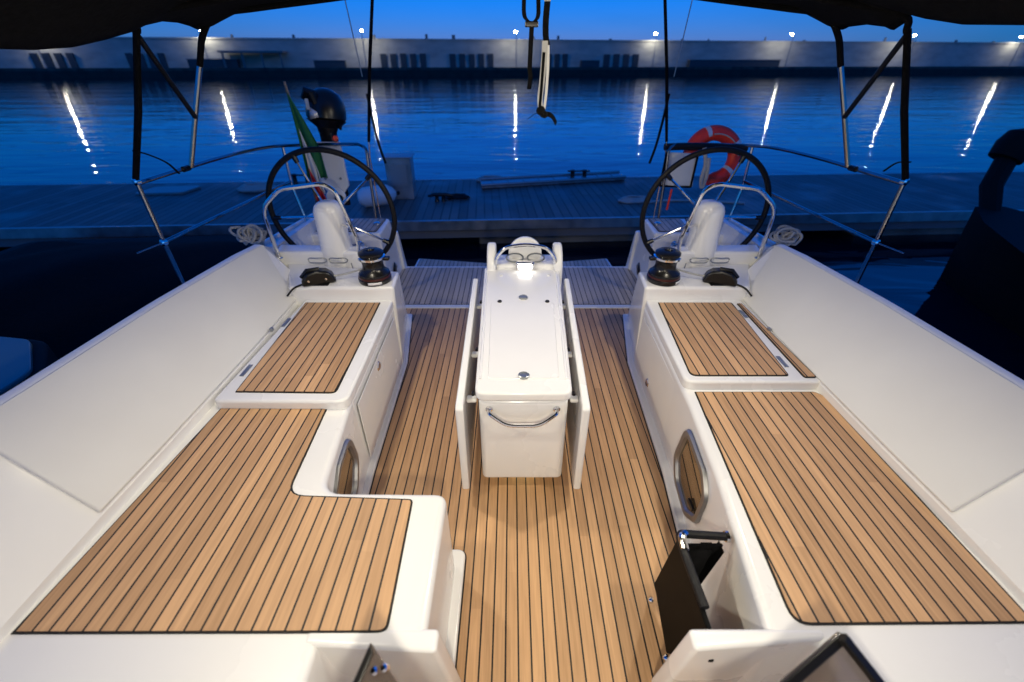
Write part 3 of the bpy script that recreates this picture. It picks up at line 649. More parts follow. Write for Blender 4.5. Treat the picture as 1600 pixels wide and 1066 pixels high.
# grab rails round the pedestals
for sg, lab in ((-1, 'bent steel grab rail round the pedestal by the flag'), (1, 'bent steel grab rail round the pedestal by the lifebuoy')):
    t = thing('grab_rail', lab, 'grab rail', (sg*1.48, 3.03, .7), 'grab rails at the helms')
    ps = [(1.79, 3.07, .69), (1.775, 3.02, 1.02), (1.74, 3.0, 1.10), (1.60, 2.985, 1.212), (1.315, 2.985, 1.246), (1.235, 2.99, 1.205), (1.17, 3.06, .83), (1.20, 3.10, .72)]
    b = MB(); b.tube(fillet([(sg*x, y, z) for x, y, z in ps], .05), .0145, 10); b.build('tube', 'stainless', t)
    for x, y in ((1.79, 3.085), (1.20, 3.115)):
        b = MB(); b.lathe([(.032, 0), (.03, .008), (.018, .014)], (sg*x, y, .715 if x < 1.5 else .69), seg=16); b.build('foot', 'stainless', t)
    b = MB(); b.tube([(sg*1.19, 3.04, .93), (sg*1.28, 3.11, .93)], .009, 8); b.build('brace', 'stainless', t)

# ------------------------------------------------------------------ winches
def winch(x, y, lab):
    z = .645; t = thing('winch', lab, 'winch', (x, y, z), 'winches beside the helms')
    b = MB(); b.lathe([(.108, 0), (.112, .012), (.112, .03), (.107, .034)], (x, y, z), seg=36); b.build('base', 'winch_anodised', t)
    b = MB(); b.lathe([(.1085, 0), (.1085, .012), (.107, .013)], (x, y, z + .0345), seg=36); b.build('red_band', 'winch_red_band', t)
    b = MB(); b.lathe([(.106, .048), (.104, .062), (.088, .075), (.074, .092), (.069, .115), (.072, .145), (.083, .158)], (x, y, z), seg=36); d = b.build('drum', 'winch_anodised', t)
    b = MB(); b.lathe([(.082, .158), (.09, .164), (.09, .178), (.078, .186)], (x, y, z), seg=36); b.build('self_tailer', 'chrome', t)
    b = MB(); b.lathe([(.079, .186), (.084, .192), (.084, .204), (.066, .216), (.03, .218), (.025, .208), (.012, .206)], (x, y, z), seg=36); b.build('cap', 'black_plastic', t)
    b = MB(); sx = 1 if x > 0 else -1; b.box((x - sx*.10 - .02, y - .02, z + .150), (x - sx*.10 + .02, y + .02, z + .172)); b.build('stripper_arm', 'black_plastic', t, bevel=.006)
    b = MB(); pts = [(x + .1125*math.cos(R(-100 + q) if x < 0 else R(-60 + q)), y + .1125*math.sin(R(-100 + q) if x < 0 else R(-60 + q))) for q in range(0, 50, 6)]
    vs = [(px_, py_, zz) for px_, py_ in pts for zz in (z + .010, z + .027)]; b.add(vs, [(2*i, 2*i+2, 2*i+3, 2*i+1) for i in range(len(pts)-1)]); b.build('name_plate', 'white_plastic', t, solid=.0012)
winch(-1.0, 2.78, 'black winch beside the pedestal with the flag behind'); winch(1.0, 2.78, 'black winch beside the pedestal with the lifebuoy behind')
def clutch(sg, lab):
    c = Vector((sg*1.375, 2.735, .645)); t = thing('rope_clutch', lab, 'rope clutch', c, 'rope clutches'); ax = Vector((sg*-.9, .35, 0)).normalized(); cr = Vector((-ax.y, ax.x, 0))
    prof = [(-.11, .0), (-.105, .04), (-.07, .085), (0, .10), (.06, .09), (.095, .06), (.11, .02), (.11, 0)]
    b = MB(); n = len(prof); vs = [c + ax*u + cr*k + Vector((0, 0, v)) for k in (-.045, .045) for u, v in prof]
    b.add(vs, [tuple(range(n)), tuple(range(n, 2*n))[::-1]] + [(i, (i+1) % n, n+(i+1) % n, n+i) for i in range(n)]); b.build('body', 'black_plastic', t, bevel=.018, bseg=4)
    b = MB(); b.tube([c + ax*.02 + Vector((0, 0, .10)), c - ax*.06 + Vector((0, 0, .098)), c - ax*.105 + Vector((0, 0, .055))], [.014, .016, .012], 8); b.build('lever', 'black_plastic', t)
    b = MB()
    for u in (-.06, .05): b.lathe([(.009, 0), (.008, .004)], c + ax*u - cr*.046 + Vector((0, 0, .04)), -cr, 10)
    b.build('bolt', 'chrome', t)
    b = MB(); b.box(c + Vector((-.075, -.05, -.002)), c + Vector((.075, .05, .006))); b.build('base_plate', 'black_plastic', t, bevel=.004)
clutch(-1, 'black rope clutch at the corner of the backrest panel near the flag'); clutch(1, 'black rope clutch at the corner of the backrest panel near the lifebuoy')
for sg, lab in ((-1, 'grey control line from clutch to winch near the flag'), (1, 'grey control line from clutch to winch near the lifebuoy')):
    rope('control_line', [(sg*1.29, 2.765, .68), (sg*1.2, 2.80, .685), (sg*1.09, 2.83, .71), (sg*1.06, 2.83, .735)], .0065, 'rope_grey', lab, 'rope')
    rope('line_tail', [(sg*1.45, 2.70, .66), (sg*1.52, 2.66, .64), (sg*1.56, 2.62, .60)], .0065, 'black_rubber', 'short dark line end leading into the coaming beside the ' + ('flag' if sg < 0 else 'lifebuoy') + ' side clutch', 'rope')

# ------------------------------------------------------------------ pushpits and stanchions
PR = [(2.25, 2.65, 1.325), (2.20, 3.4, 1.33), (2.13, 3.92, 1.32), (2.0, 4.17, 1.30), (1.75, 4.23, 1.30), (1.42, 4.21, 1.305), (1.335, 4.15, 1.285), (1.345, 4.15, 1.10), (1.355, 4.15, .66)]
for sg, lab in ((-1, 'steel pushpit rail carrying the outboard motor'), (1, 'steel pushpit rail carrying the red lifebuoy')):
    t = thing('pushpit', lab, 'railing', (sg*2.0, 3.6, .66), 'pushpit rails')
    P_ = [(sg*x, y, z) for x, y, z in PR]
    b = MB(); b.tube(bez(P_[:6], 6)[:-1] + fillet([P_[5], P_[6], P_[7], P_[8]], .06), .0135, 10); b.build('top_rail', 'stainless_shaded', t)
    b = MB(); b.tube(fillet([(sg*2.06, 4.13, 1.295), (sg*2.08, 4.15, .95), (sg*2.02, 4.13, .62)], .05), .0125, 10); b.build('leg', 'stainless', t)
    b = MB(); b.tube([(sg*2.25, 2.65, .965), (sg*2.08, 4.14, 1.0)], .0125, 10); b.build('mid_rail', 'stainless_shaded', t)
    b = MB(); b.tube([(sg*2.25, 2.65, 1.32), (sg*2.25, 2.65, 1.0), (sg*2.245, 2.65, .61)], .0135, 10); b.build('stanchion', 'stainless_shaded', t)
    for z_, xx in ((1.335, 2.25), (.965, 2.25)):
        b = MB(); b.lathe([(.012, -.02), (.022, -.012), (.022, .012), (.012, .02)], (sg*xx, 2.65, z_), (sg*.3, -1, 0), 12); b.build('end_fitting', 'chrome', t)
    b = MB(); b.tube([(sg*2.25, 2.64, .965), (sg*2.32, 2.50, .95)], .0035, 6); b.build('lifeline_end', 'stainless', t)
    b = MB(); b.lathe([(.035, -.01), (.032, .01), (.018, .018)], (sg*1.355, 4.15, .605), seg=14); b.build('foot', 'stainless', t)
    b = MB(); b.lathe([(.0185, -.03), (.0185, .03)], (sg*2.215, 3.05, 1.328), (0, 1, 0), 12); b.build('rail_clamp', 'black_plastic', t)
# mooring cleats with pale rope near the coaming ends
for sg, lab in ((-1, 'pale mooring rope bundle on the deck edge below the flag'), (1, 'pale mooring rope bundle on the deck edge below the lifebuoy')):
    random.seed(11 + sg); pts = []; c0 = Vector((sg*2.12, 3.36, .76))
    for k in range(7):
        n_ = Vector((random.uniform(-.6, .6), -.75, random.uniform(.1, .9))).normalized(); q_ = Vector((0, 0, 1)).rotation_difference(n_).to_matrix()
        rx, ry = random.uniform(.05, .105), random.uniform(.04, .07); oc = c0 + Vector((random.uniform(-.05, .05), random.uniform(-.04, .04), random.uniform(-.03, .03))); ph = random.uniform(0, 6)
        for i in range(11): a_ = ph + 2*math.pi*i/11; pts.append(oc + q_ @ Vector((rx*math.cos(a_), ry*math.sin(a_), .004*i)))
    pts += [c0 + Vector((-sg*.05, .03, -.1)), c0 + Vector((sg*.02, .12, -.16)), c0 + Vector((sg*.1, .22, -.17))]
    b = MB(); b.tube(bez(pts, 3), .0105, 7); tag(b.build('mooring_rope', 'rope_white', origin=c0), lab, 'rope')
    t = thing('deck_cleat', ('steel deck cleat by the rope bundle below the flag' if sg < 0 else 'steel deck cleat by the rope bundle below the lifebuoy'), 'cleat', (sg*2.10, 3.30, .60), 'deck cleats')
    b = MB(); b.box((sg*2.10 - .02, 3.26, .59), (sg*2.10 + .02, 3.34, .63)); b.build('base', 'stainless', t, bevel=.008)
    b = MB(); b.tube([(sg*2.11, 3.17, .655), (sg*2.105, 3.24, .642), (sg*2.10, 3.36, .642), (sg*2.095, 3.43, .655)], [.008, .014, .014, .008], 8); b.build('horn', 'stainless', t)

# ------------------------------------------------------------------ bimini
bi = thing('bimini', 'black fabric bimini canopy on bent tubes over the cockpit', 'canopy', (0, 2, 2.2))
PX = [(0, 2.36), (.5, 2.335), (.97, 2.266), (1.28, 2.226), (1.6, 2.194), (1.827, 2.15), (1.9, 2.10)]
def arch(x): return interp(PX, abs(x))[0] if abs(x) > 0 else 2.36
SIDE_L = [(-.9, 2.10), (.6, 2.05), (1.5, 1.985), (1.875, 1.968), (2.02, 1.967), (2.21, 1.980), (2.40, 2.012), (2.60, 2.052), (2.70, 2.082), (2.85, 2.108), (2.98, 2.110), (3.08, 2.100), (3.14, 2.086), (3.2, 2.09)]
SIDE_R = [(-.9, 2.12), (.6, 2.10), (1.5, 2.05), (2.03, 2.046), (2.32, 2.064), (2.55, 2.10), (2.66, 2.135), (2.672, 2.09), (2.73, 2.062), (2.80, 2.082), (2.95, 2.10), (3.1, 2.098), (3.14, 2.086), (3.2, 2.09)]
def canopy(u, v):
    y = -.9 + 4.1*u; x = -1.9 + 3.8*v
    lo = interp(SIDE_L if x < 0 else SIDE_R, y)[0]
    ax = abs(x); z = arch(ax) + .012*math.sin(y*2.2)
    k = max(0, (ax - 1.55) / .35); k = k*k
    edge = 2.10
    z = z*(1 - k) + lo*k
    yy = y + (.10*(1 - min(1, ax/1.9)**3) if u > .97 else 0)
    return (x, yy, z)
b = MB(); b.grid(canopy, 164, 60); b.build('canopy', 'black_cloth', bi, solid=.008, smooth=60)
for sg in (-1, 1):
    P_ = bez([(sg*2.19, 3.07, 1.335), (sg*2.07, 3.10, 1.62), (sg*1.95, 3.13, 1.90), (sg*1.88, 3.15, 2.06), (sg*1.78, 3.18, 2.155), (sg*1.55, 3.21, 2.19), (sg*1.0, 3.24, 2.25), (sg*.5, 3.26, 2.318), (sg*0, 3.27, 2.342)], 6)
    b = MB(); b.tube(P_[:13], .0155, 10); b.build('bow_tube', 'stainless_shaded', bi)
    b = MB(); b.tube(P_[12:], .0175, 10); b.build('black_bow', 'black_cloth', bi)  # upper bow tube made black to carry its shaded look
    b = MB(); b.tube([(sg*2.25, 2.65, 1.345), (sg*2.07, 2.65, 1.70), (sg*1.92, 2.66, 2.06)], [.017, .018, .016], 10); b.build('padded_post', 'black_cloth', bi)
    b = MB(); b.tube([(sg*1.93, 2.66, 2.05), (sg*2.06, 3.09, 1.63)], .0145, 10); b.build('strut', 'black_leather', bi)
    b = MB(); b.tube(bez([(sg*1.92, 2.66, 2.05), (sg*1.86, 2.66, 2.12), (sg*1.5, 2.70, 2.18), (sg*.8, 2.72, 2.27), (0, 2.73, 2.335)], 6), .0165, 10); b.build('black_bow', 'black_cloth', bi)
    k_ = .0 if sg < 0 else .5
    b = MB(); e = [(sg*2.20, 2.66, 1.50), (sg*2.17, 2.72, 1.47), (sg*2.14, 2.80, 1.41), (sg*2.12, 2.84, 1.34)] if sg < 0 else [(sg*2.24, 2.66, 1.44), (sg*2.215, 2.72, 1.425), (sg*2.19, 2.76, 1.37)]
    b.tube(bez(e, 5), .012, 8, flat=(1, .35)); b.build('strap_end', 'black_cloth', bi)
sh_ = thing('sky_block_hood', 'unseen black hood added to block sky light from behind', 'sky_block_hood', (0, -.8, .95))  # unseen hood added to keep sky light off the cockpit
b = MB(); b.grid(lambda u, v: (-1.9 + 3.8*u, -.55 - 1.1*v, .9 + (arch(abs(-1.9 + 3.8*u)) - .9)*math.cos(v*1.45)**.8), 40, 14); b.build('hood', 'black_cloth', sh_, solid=.006)
# LED lamps under the canopy; the pair above the benches is added fill
def deck_lamp(x, y, z, energy, tilt, lab, tiltx=0):
    t = thing('deck_lamp', lab, 'lamp', (x, y, z), 'lamps under the canopy')
    b = MB(); b.lathe([(.04, .035), (.06, .03), (.064, 0), (.058, -.004), (.056, .004), (.02, .004)], (x, y, z), seg=24); b.build('housing', 'white_plastic', t)
    b = MB(); b.lathe([(.054, .003), (.054, -.001), (.02, -.003)], (x, y, z), seg=24); b.build('lens', 'deck_lamp_face', t)
    l = bpy.data.lights.new('deck_lamp_light', 'AREA'); l.shape = 'DISK'; l.size = .10; l.energy = energy; l.color = (1.0, .90, .71); l.spread = R(160)
    o = bpy.data.objects.new('deck_lamp_light', l); C.collection.objects.link(o); o.parent = t; o.location = (0, 0, -.012)
    t.rotation_euler = (R(tiltx), R(tilt), 0)      # frame mounted, turned in towards the cockpit
deck_lamp(-1.2, 1.95, 2.165, 5.3, -46, 'round white lamp under the canopy on the flag side')
deck_lamp(1.2, 1.95, 2.165, 5.3, 46, 'round white lamp under the canopy on the lifebuoy side')
deck_lamp(-1.15, .75, 2.14, 3.3, -32, 'added unseen fill lamp under the canopy above the stepped bench')
deck_lamp(1.15, .75, 2.14, 3.3, 32, 'added unseen fill lamp under the canopy above the straight bench')
deck_lamp(.0, -.32, 1.86, 6.5, 0, 'round white lamp under the added hood above the companionway', 45)

# ------------------------------------------------------------------ backstays and hanging straps
for sg, lab in ((-1, 'black covered backstay rising beside the flag'), (1, 'black covered backstay rising beside the lifebuoy')):
    t = thing('backstay', lab, 'stay', (sg*1.31, 4.17, 1.31), 'backstays')
    b = MB(); b.tube([(sg*1.31, 4.17, 1.33), (sg*1.21, 4.16, 1.85), (sg*1.10, 4.15, 2.33), (sg*.62, 4.1, 4.6)], [.0125, .014, .0125, .012], 10); b.build('cover', 'black_cloth', t)
    b = MB(); b.tube([(sg*1.31, 4.17, 1.34), (sg*1.33, 4.19, 1.2), (sg*1.34, 4.25, .62)], .006, 8); b.build('wire', 'stainless', t)
    b = MB(); b.tube([(sg*1.29, 4.15, 2.33), (sg*1.29, 4.15, 4.5)], .0045, 6)
    b = MB(); b.tube([(sg*1.27, 4.15, 1.82), (sg*1.31, 4.15, 2.33), (sg*1.45, 4.1, 4.3)], .0045, 6); b.build('thin_wire', 'steel_weathered', t)
    b = MB(); b.tube(bez([(sg*1.255, 4.15, 1.70), (sg*1.24, 4.15, 1.50), (sg*1.22, 4.16, 1.30), (sg*1.19, 4.17, 1.15)], 5), .011, 8, flat=(1, .4)); b.build('loose_tail', 'black_cloth', t)
st = thing('hanging_strap', 'black webbing strap with a loop hanging from the canopy', 'strap', (.03, 2.2, 2.24))
def ribbon(b, pts, wv, t_=.003, mi=None):
    P_ = [Vector(p) for p in pts]; vs = []
    for i, p in enumerate(P_):
        wvec = Vector(wv[i] if isinstance(wv, list) else wv); vs += [p - wvec + Vector((0, -t_, 0)), p + wvec + Vector((0, -t_, 0)), p + wvec + Vector((0, t_, 0)), p - wvec + Vector((0, t_, 0))]
    n = len(P_); fs = [(4*i+k, 4*i+(k+1) % 4, 4*i+4+(k+1) % 4, 4*i+4+k) for i in range(n-1) for k in range(4)] + [(3, 2, 1, 0), (4*n-4, 4*n-3, 4*n-2, 4*n-1)]
    return b.add(vs, fs, mi)
b = MB(); ribbon(b, bez([(.0, 2.2, 2.34), (-.002, 2.2, 2.15), (.0, 2.2, 2.085), (.02, 2.2, 2.062)], 5), (.0085, 0, 0)); ribbon(b, bez([(.052, 2.2, 2.34), (.055, 2.2, 2.15), (.056, 2.2, 2.085), (.04, 2.2, 2.062)], 5), (.0085, 0, 0)); b.build('loop', 'black_cloth', st)
b = MB(); b.box((.003, 2.193, 2.045), (.058, 2.207, 2.066)); b.build('buckle', 'black_plastic', st, bevel=.004)
b = MB(); ribbon(b, bez([(.031, 2.2, 2.05), (.028, 2.2, 1.97), (.026, 2.2, 1.90), (.03, 2.2, 1.87), (.024, 2.2, 1.825)], 5), (.0095, 0, 0)); b.build('tail', 'black_cloth', st)
st = thing('hanging_strap', 'long grey and black strap ending in a knot above the water', 'strap', (.09, 2.2, 2.24))
b = MB(); ribbon(b, bez([(.093, 2.2, 2.34), (.092, 2.2, 2.13)], 3) , (.013, 0, 0)); b.build('upper_band', 'webbing_grey', st)
b = MB(); ribbon(b, bez([(.092, 2.202, 2.13), (.088, 2.2, 2.07), (.09, 2.21, 2.02), (.096, 2.2, 1.985)], 5), (.0125, 0, 0)); b.build('dark_band', 'black_cloth', st)
b = MB(); ribbon(b, bez([(.088, 2.2, 2.0), (.086, 2.2, 1.93), (.080, 2.2, 1.85), (.074, 2.2, 1.79), (.078, 2.19, 1.745)], 5), [( .012, 0, 0)]*21, mi=0); ribbon(b, bez([(.102, 2.21, 1.985), (.104, 2.21, 1.90), (.100, 2.21, 1.80), (.093, 2.2, 1.742)], 5), (.006, .004, 0), mi=1); b.build('lower_band', ['webbing_grey', 'webbing_grey'], st)
b = MB(); ribbon(b, bez([(.084, 2.19, 1.96), (.079, 2.19, 1.85), (.073, 2.185, 1.76)], 5), (.006, 0, 0)); b.build('inner_band', 'black_cloth', st)
b = MB(); b.lathe([(.006, -.018), (.017, -.012), (.02, 0), (.016, .014), (.005, .02)], (.078, 2.19, 1.742), (.5, .2, .8), 14)
b.lathe([(.006, -.02), (.014, -.01), (.015, .008), (.005, .018)], (.093, 2.185, 1.728), (1, 0, -.25), 12); b.build('knot', 'black_cloth', st)
b = MB(); ribbon(b, bez([(.095, 2.19, 1.728), (.115, 2.19, 1.728), (.135, 2.19, 1.715), (.150, 2.19, 1.69)], 5), (.003, 0, .009)); b.build('end', 'black_cloth', st)
b = MB(); b.tube(bez([(.075, 2.19, 1.735), (.05, 2.19, 1.728), (.02, 2.19, 1.708)], 5), .0016, 6); b.build('thread', 'black_rubber', st)

# ------------------------------------------------------------------ outboard, flag, lifebuoy, covers on the pushpit
om = thing('outboard_motor', 'dark outboard motor clamped on the white pushpit bracket', 'outboard motor', (-1.70, 4.34, 1.35))
b = MB(); c = Vector((-1.71, 4.36, 1.50)); b.lathe([(.15, -.02), (.168, .0), (.168, .05), (.155, .13), (.12, .19), (.06, .225), (.01, .235)], c, (0.1, .12, 1), 28); b.build('cowl', 'black_plastic', om)
b = MB(); b.lathe([(.06, -.16), (.075, -.13), (.09, -.08), (.15, -.035), (.172, -.02), (.15, -.015)], c, (0.1, .12, 1), 24); b.build('lower_cowl', 'black_rubber', om)
b = MB(); b.box((-1.78, 4.28, 1.27), (-1.66, 4.42, 1.40)); b.build('clamp', 'black_plastic', om, bevel=.02)
b = MB(); b.tube([(-1.71, 4.37, 1.36), (-1.70, 4.39, 1.0), (-1.70, 4.41, .72)], [.04, .035, .035], 10); b.build('leg', 'black_plastic', om)
b = MB(); b.tube([(-1.83, 4.25, 1.66), (-1.79, 4.24, 1.715), (-1.75, 4.24, 1.70), (-1.73, 4.24, 1.62)], [.03, .04, .04, .03], 10); b.build('handle', 'black_rubber', om)
b = MB(); b.tube([(-1.62, 4.30, 1.45), (-1.57, 4.27, 1.42), (-1.565, 4.27, 1.45)], .012, 8); b.build('tiller_grip', 'black_rubber', om)
b = MB(); b.lathe([(.026, -.03), (.03, 0), (.02, .03)], (-1.635, 4.26, 1.345), (.4, -1, .2), 14); b.build('stop_knob', 'buoy_red', om)
b = MB(); b.box((-1.80, 4.19, 1.58), (-1.775, 4.20, 1.66)); b.add([(-1.80, 4.205, 1.50), (-1.715, 4.195, 1.52), (-1.72, 4.195, 1.56), (-1.78, 4.2, 1.60)], [(0, 1, 2, 3)]); b.build('decal', 'reflective_tape', om, solid=.003)
ob = thing('motor_bracket', 'tall white bracket board on the rail under the outboard motor', 'bracket', (-1.73, 4.28, .9))
b = MB(); pr = rnd([(-1.853, 1.315), (-1.605, 1.315), (-1.60, .93), (-1.66, .86), (-1.80, .86), (-1.845, .93)], .02)
vs = [(x, 4.262, z) for x, z in pr] + [(x, 4.302, z) for x, z in pr]; n = len(pr); b.add(vs, [tuple(range(n)), tuple(range(n, 2*n))[::-1]] + [(i, (i+1) % n, n+(i+1) % n, n+i) for i in range(n)]); b.build('board', 'white_plastic', ob, bevel=.008)
for x, z in ((-1.80, 1.20), (-1.66, 1.21), (-1.80, 1.0), (-1.66, 1.0)):
    b = MB(); b.lathe([(.012, 0), (.01, .006)], (x, 4.262, z), (0, -1, 0), 12); b.build('bolt', 'steel_weathered', ob)
b = MB(); b.lathe([(.05, -.03), (.085, -.02), (.09, 0), (.085, .02), (.05, .03)], (-1.72, 4.22, .84), (.3, -1, .2), 22); b.build('fairing', 'white_plastic', ob)
b = MB(); b.lathe([(.04, 0), (.035, .03)], (-1.69, 4.205, .83), (.3, -1, .2), 16); b.build('grommet', 'black_rubber', ob)
fs_ = thing('flag', 'furled green white red flag on a grey wooden staff', 'flag', (-1.84, 4.08, .75))
b = MB(); b.tube([(-1.885, 4.08, 1.79), (-1.865, 4.09, 1.4), (-1.86, 4.10, .68)], [.011, .014, .016], 10); b.build('staff', 'staff_wood', fs_)
def drape(x_in, x_out, y_, amp, wid, mname, top, bot, ph):
    b = MB()
    def g(u, v):
        z = top + (bot - top)*u; k = min(1, u*1.6)
        x = x_in + (x_out - x_in)*u*1.0 + wid*k*(v - .1) + .010*math.sin(9*v + ph + 3*u)*k
        return (x, y_ - amp*math.sin(v*11 + ph + 2*u)*k, z)
    b.grid(g, 14, 16); return b.build('cloth', mname, fs_, solid=.003, smooth=60)
drape(-1.875, -1.845, 4.055, .016, .175, 'flag_green', 1.72, 1.05, .3)
drape(-1.84, -1.815, 4.035, .014, .085, 'flag_white', 1.45, .92, 1.2)
drape(-1.83, -1.80, 4.02, .014, .08, 'flag_red', 1.14, .76, 2.0)
lb = thing('lifebuoy', 'red horseshoe lifebuoy with silver tape hanging on the rail', 'lifebuoy', (1.83, 4.3, 1.2))
ang = [R(-88 + 5*k) for k in range(0, 58)]; cc = Vector((1.80, 4.30, 1.185)); tx = Vector((1, .05, -.12)).normalized(); tz = Vector((.12, .25, 1)).normalized()
pts = [cc + tx*.215*math.cos(a) + tz*.20*math.sin(a) for a in ang]
rr = [.058 - .018*max(0, 1 - min(i, len(ang)-1-i)/3) for i in range(len(ang))]
b = MB(); b.tube(pts, rr, 16, flat=(1.0, 1.15)); b.build('body', 'buoy_red', lb)
for i0 in (10, 24, 40):
    i1 = i0 + 3; b = MB(); b.tube(pts[i0:i1], .0605, 16, flat=(1.0, 1.15)); b.build('tape', 'reflective_tape', lb)
b = MB(); b.tube([p + Vector((0, -.072, .0)) for p in pts[20:40]], .0055, 6); b.build('grab_line', 'rope_white', lb)
cv = thing('rail_cover', 'white square fabric cover hung under the black padded rail', 'cover', (1.48, 4.2, 1.26))
b = MB()
def g(u, v): return (1.335 + .27*u - .02*v*(1-u) + .02*v, 4.175 - .012*math.sin(u*3.1)*v, 1.245 - .29*v - .012*u)
b.grid(g, 12, 12); b.build('fabric', 'cover_fabric', cv, solid=.006, smooth=60)
b = MB(); b.tube([(1.33, 4.17, 1.25), (1.32, 4.17, .955)], .010, 8); b.tube([(1.32, 4.17, .955), (1.605, 4.165, .945)], .010, 8); b.tube([(1.605, 4.165, .945), (1.612, 4.165, 1.24)], .010, 8); b.build('piping', 'black_cloth', cv)
b = MB(); b.tube([(1.31, 4.19, 1.285), (1.6, 4.225, 1.285), (2.03, 4.16, 1.275)], .030, 10); tag(b.build('rail_padding', 'black_leather', origin=(1.6, 4.22, 1.28)), 'black padding wrapped round the rail beside the lifebuoy', 'rail padding')
rope('line_bundle', [(1.66, 4.18, 1.28), (1.69, 4.15, 1.15), (1.68, 4.14, 1.02), (1.70, 4.14, .95), (1.72, 4.14, 1.05), (1.71, 4.15, 1.2)], .018, 'rope_white', 'white line bundle hanging between cover and lifebuoy', 'rope')
rope('danger_tag', [(1.43, 4.15, .93), (1.425, 4.15, .84), (1.42, 4.15, .74)], .010, 'buoy_red', 'thin red strap hanging below the white cover', 'strap')

# ------------------------------------------------------------------ sheet bag and smoked acrylic near the companionway
sb = thing('sheet_bag', 'black pouch on a steel frame hung from the bench face', 'bag', (.63, .8, .25))
q = [(.545, .935, .475), (.545, .985, .09), (.545, .76, .005), (.545, .58, .40), (.545, .62, .47)]
b = MB(); b.slab(q, .018); b.build('front_flap', 'black_vinyl', sb, bevel=.006)
b = MB(); b.slab([(.56, .94, .44), (.72, .94, .44), (.70, .93, .30), (.60, .93, .10)], .008); b.add([(.60, .93, .42), (.68, .92, .43), (.63, .88, .2), (.585, .9, .2)], [(0, 1, 2, 3)]); b.build('gusset', 'black_cloth', sb, solid=.003)
b = MB(); b.tube(fillet([(.56, .70, .475), (.553, .90, .482), (.56, .955, .478), (.60, .957, .472), (.735, .95, .468)], .05), .015, 10); b.build('padded_bar', 'black_leather', sb)
b = MB(); b.tube(bez([(.556, .885, .490), (.560, .93, .493), (.578, .95, .489)], 6), .0145, 10); b.build('frame', 'stainless', sb)
b = MB(); b.lathe([(.02, 0), (.022, .01), (.012, .018)], (.728, .95, .468), (1, 0, 0), 14); b.build('bar_end', 'stainless', sb)
b = MB(); ribbon(b, [(.715, .93, .44), (.66, .90, .30), (.60, .87, .12)], (.0, .018, 0), .006); ribbon(b, [(.66, .935, .45), (.60, .90, .25)], (.02, .0, 0), .004); b.build('strap', 'black_cloth', sb)
for y, z in ((.945, .03), (.735, -.0 + .03)):
    b = MB(); b.lathe([(.013, -.004), (.014, .004), (.006, .012)], (.533, y, z), (-1, 0, .2), 12); b.build('screw', 'chrome', sb)
def acrylic(cor, lab, bolt, seals=(0, 1)):
    nrm = (Vector(cor[1])-Vector(cor[0])).cross(Vector(cor[2])-Vector(cor[0])).normalized()
    if nrm.z < 0: cor = [cor[0]] + cor[:0:-1]; nrm = -nrm; seals = tuple(1 - k for k in seals)
    t = thing('smoked_screen', lab, 'screen', cor[0], 'smoked acrylic screens')
    b = MB(); b.slab(cor, .012); pl_ = b.build('sheet', 'smoked_acrylic', t, bevel=.003)
    for i in seals:
        a_, c_ = Vector(cor[0]), Vector(cor[1] if i == 0 else cor[-1]); ctr = sum((Vector(q) for q in cor), Vector()) / len(cor)
        off = (ctr - (a_ + c_)/2).normalized() * .016; b = MB(); b.slab([a_ + off*.2, c_ + off*.2, c_ + off*1.5, a_ + off*1.5], .020); b.v = [p + nrm*.004 for p in b.v]; b.build('edge_seal', 'black_plastic', t, bevel=.003)
    for p in bolt:
        n_ = (Vector(cor[1])-Vector(cor[0])).cross(Vector(cor[2])-Vector(cor[0])).normalized(); n_ = n_ if n_.z > 0 else -n_
        b = MB(); b.lathe([(.008, -.016), (.008, .002), (.005, .006)], p, n_, 14); b.build('bolt', 'chrome', t)
acrylic([(.722, .492, .80), (.42, .34, .74), (.42, .12, .66), (.86, .12, .62), (.815, .36, .72)], 'smoked brown acrylic screen leaning by the straight bench', [])
acrylic([(-.365, .450, .845), (-.41, .33, .80), (-.44, .1, .72), (-.12, .1, .70), (-.235, .33, .80)], 'smoked brown acrylic screen leaning by the stepped bench', [(-.325, .405, .835), (-.345, .40, .833)], (0,))

# ------------------------------------------------------------------ neighbouring boats
nb = thing('moored_boat', 'dark neighbouring boat deck seen beyond the stepped bench coaming', 'boat', (-4.2, 1.6, WZ))
b = MB(); b.prism(rnd([(-3.02, -4), (-3.0, 2.2), (-3.35, 2.6), (-7, 3.2), (-7, -4)], [0, .25, .2, 0, 0]), WZ - .2, .28); b.build('hull', 'dark_hull', nb, bevel=.05)
b = MB(); b.prism(rnd([(-3.07, -4), (-3.05, 2.18), (-3.4, 2.55), (-7, 3.1), (-7, -4)], [0, .2, .2, 0, 0]), .27, .305); b.build('deck', 'teal_deck', nb, bevel=.01)
b = MB(); b.tube([(-3.15, -2, .42), (-3.15, 1.0, .40), (-3.25, 2.0, .37)], .02, 8); b.build('toe_rail', 'stainless', nb)
nb = thing('moored_boat', 'dark neighbouring boat moored bow to the pontoon at the frame edge', 'boat', (6.7, 4.5, WZ))
b = MB()
rows = []
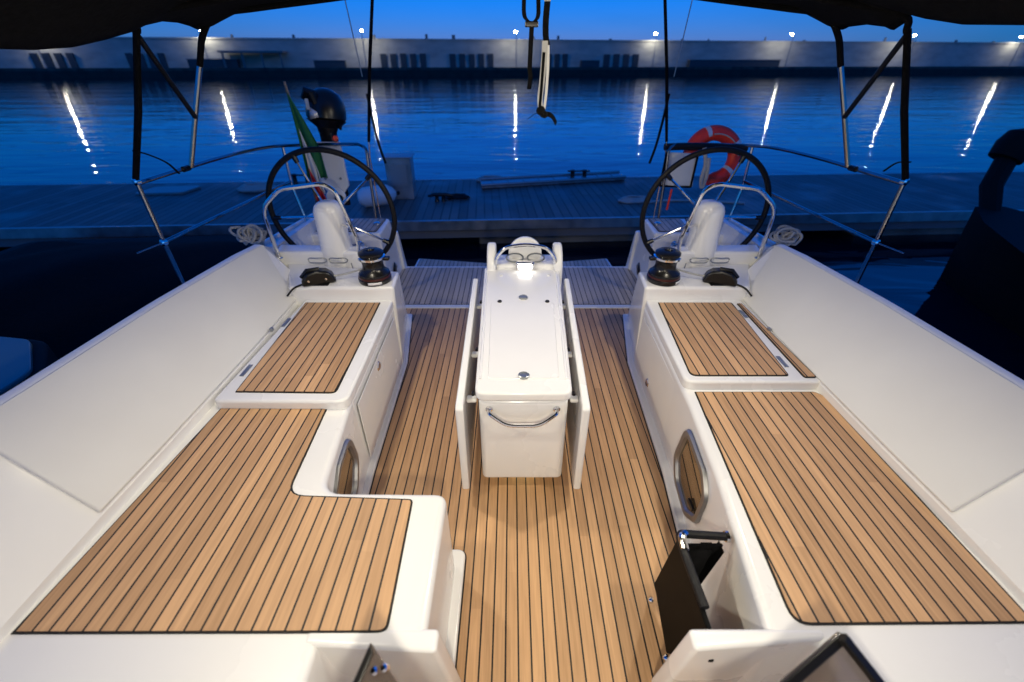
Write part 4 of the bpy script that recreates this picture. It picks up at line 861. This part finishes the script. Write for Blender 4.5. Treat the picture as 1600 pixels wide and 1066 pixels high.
for y, hw_, z1 in ((-2, 1.3, .0), (1.0, 1.3, .02), (2.6, 1.2, .05), (3.6, 1.05, .10), (4.6, .8, .16), (5.4, .5, .22), (5.9, .2, .28)):
    rows.append([(6.38 + s_*hw_*k, y, z) for s_, k, z in ((-1, .55, WZ-.2), (-1, .9, 0), (-1, 1, z1), (1, 1, z1), (1, .9, 0), (1, .55, WZ-.2))])
vs = [p for r_ in rows for p in r_]; fs = [(i*6+k, i*6+(k+1) % 6, (i+1)*6+(k+1) % 6, (i+1)*6+k) for i in range(6) for k in range(6)] + [tuple(range(6)), tuple(range(36, 42))]
b.add(vs, fs); b.build('hull', 'dark_hull', nb)
b = MB(); b.prism(rnd([(6.0, -1.5), (6.1, 2.2), (6.4, 2.9), (7.1, 2.9), (7.4, 2.2), (7.5, -1.5)], .2), .0, .5, top=rnd([(6.15, -1.3), (6.25, 1.9), (6.5, 2.4), (7.0, 2.4), (7.25, 1.9), (7.35, -1.3)], .2)); b.build('cabin', 'dark_deck', nb, bevel=.05)
t = thing('outboard_motor', 'dark tilted outboard silhouette above the dark bow at the frame edge', 'outboard motor', (6.5, 6.3, .7))
b = MB(); b.lathe([(.05, 0), (.19, .03), (.22, .2), (.19, .34), (.06, .42)], (6.62, 6.3, .78), (.45, .1, 1), 16); b.build('cowl', 'dark_hull', t)
b = MB(); b.tube([(6.66, 6.3, .84), (6.45, 6.1, .50), (6.32, 5.7, .05)], [.12, .12, .10], 10); b.build('leg', 'dark_hull', t)
tb_ = thing('shade_mass', 'added dark mass standing in for shaded black water beyond the stepped bench', 'boat', (-5.2, 4.6, WZ))  # no boat here: dark mass added for the shaded black water
b = MB(); b.prism(rnd([(-7.2, 2.9), (-3.3, 2.9), (-3.0, 3.6), (-3.4, 6.1), (-4.2, 6.5), (-7.2, 6.2)], .35), WZ - .2, -.28); b.build('hull', 'dark_hull', tb_, bevel=.12, bseg=4)
b = MB(); b.grid(lambda u, v: (-7.0 + 3.6*u, 3.1 + 3.0*v, -.285 + .30*math.sin(math.pi*u)*math.sin(math.pi*v) + .02*math.sin(u*19)*math.sin(v*9)), 30, 24); b.build('cover', 'black_cloth', tb_, smooth=60)
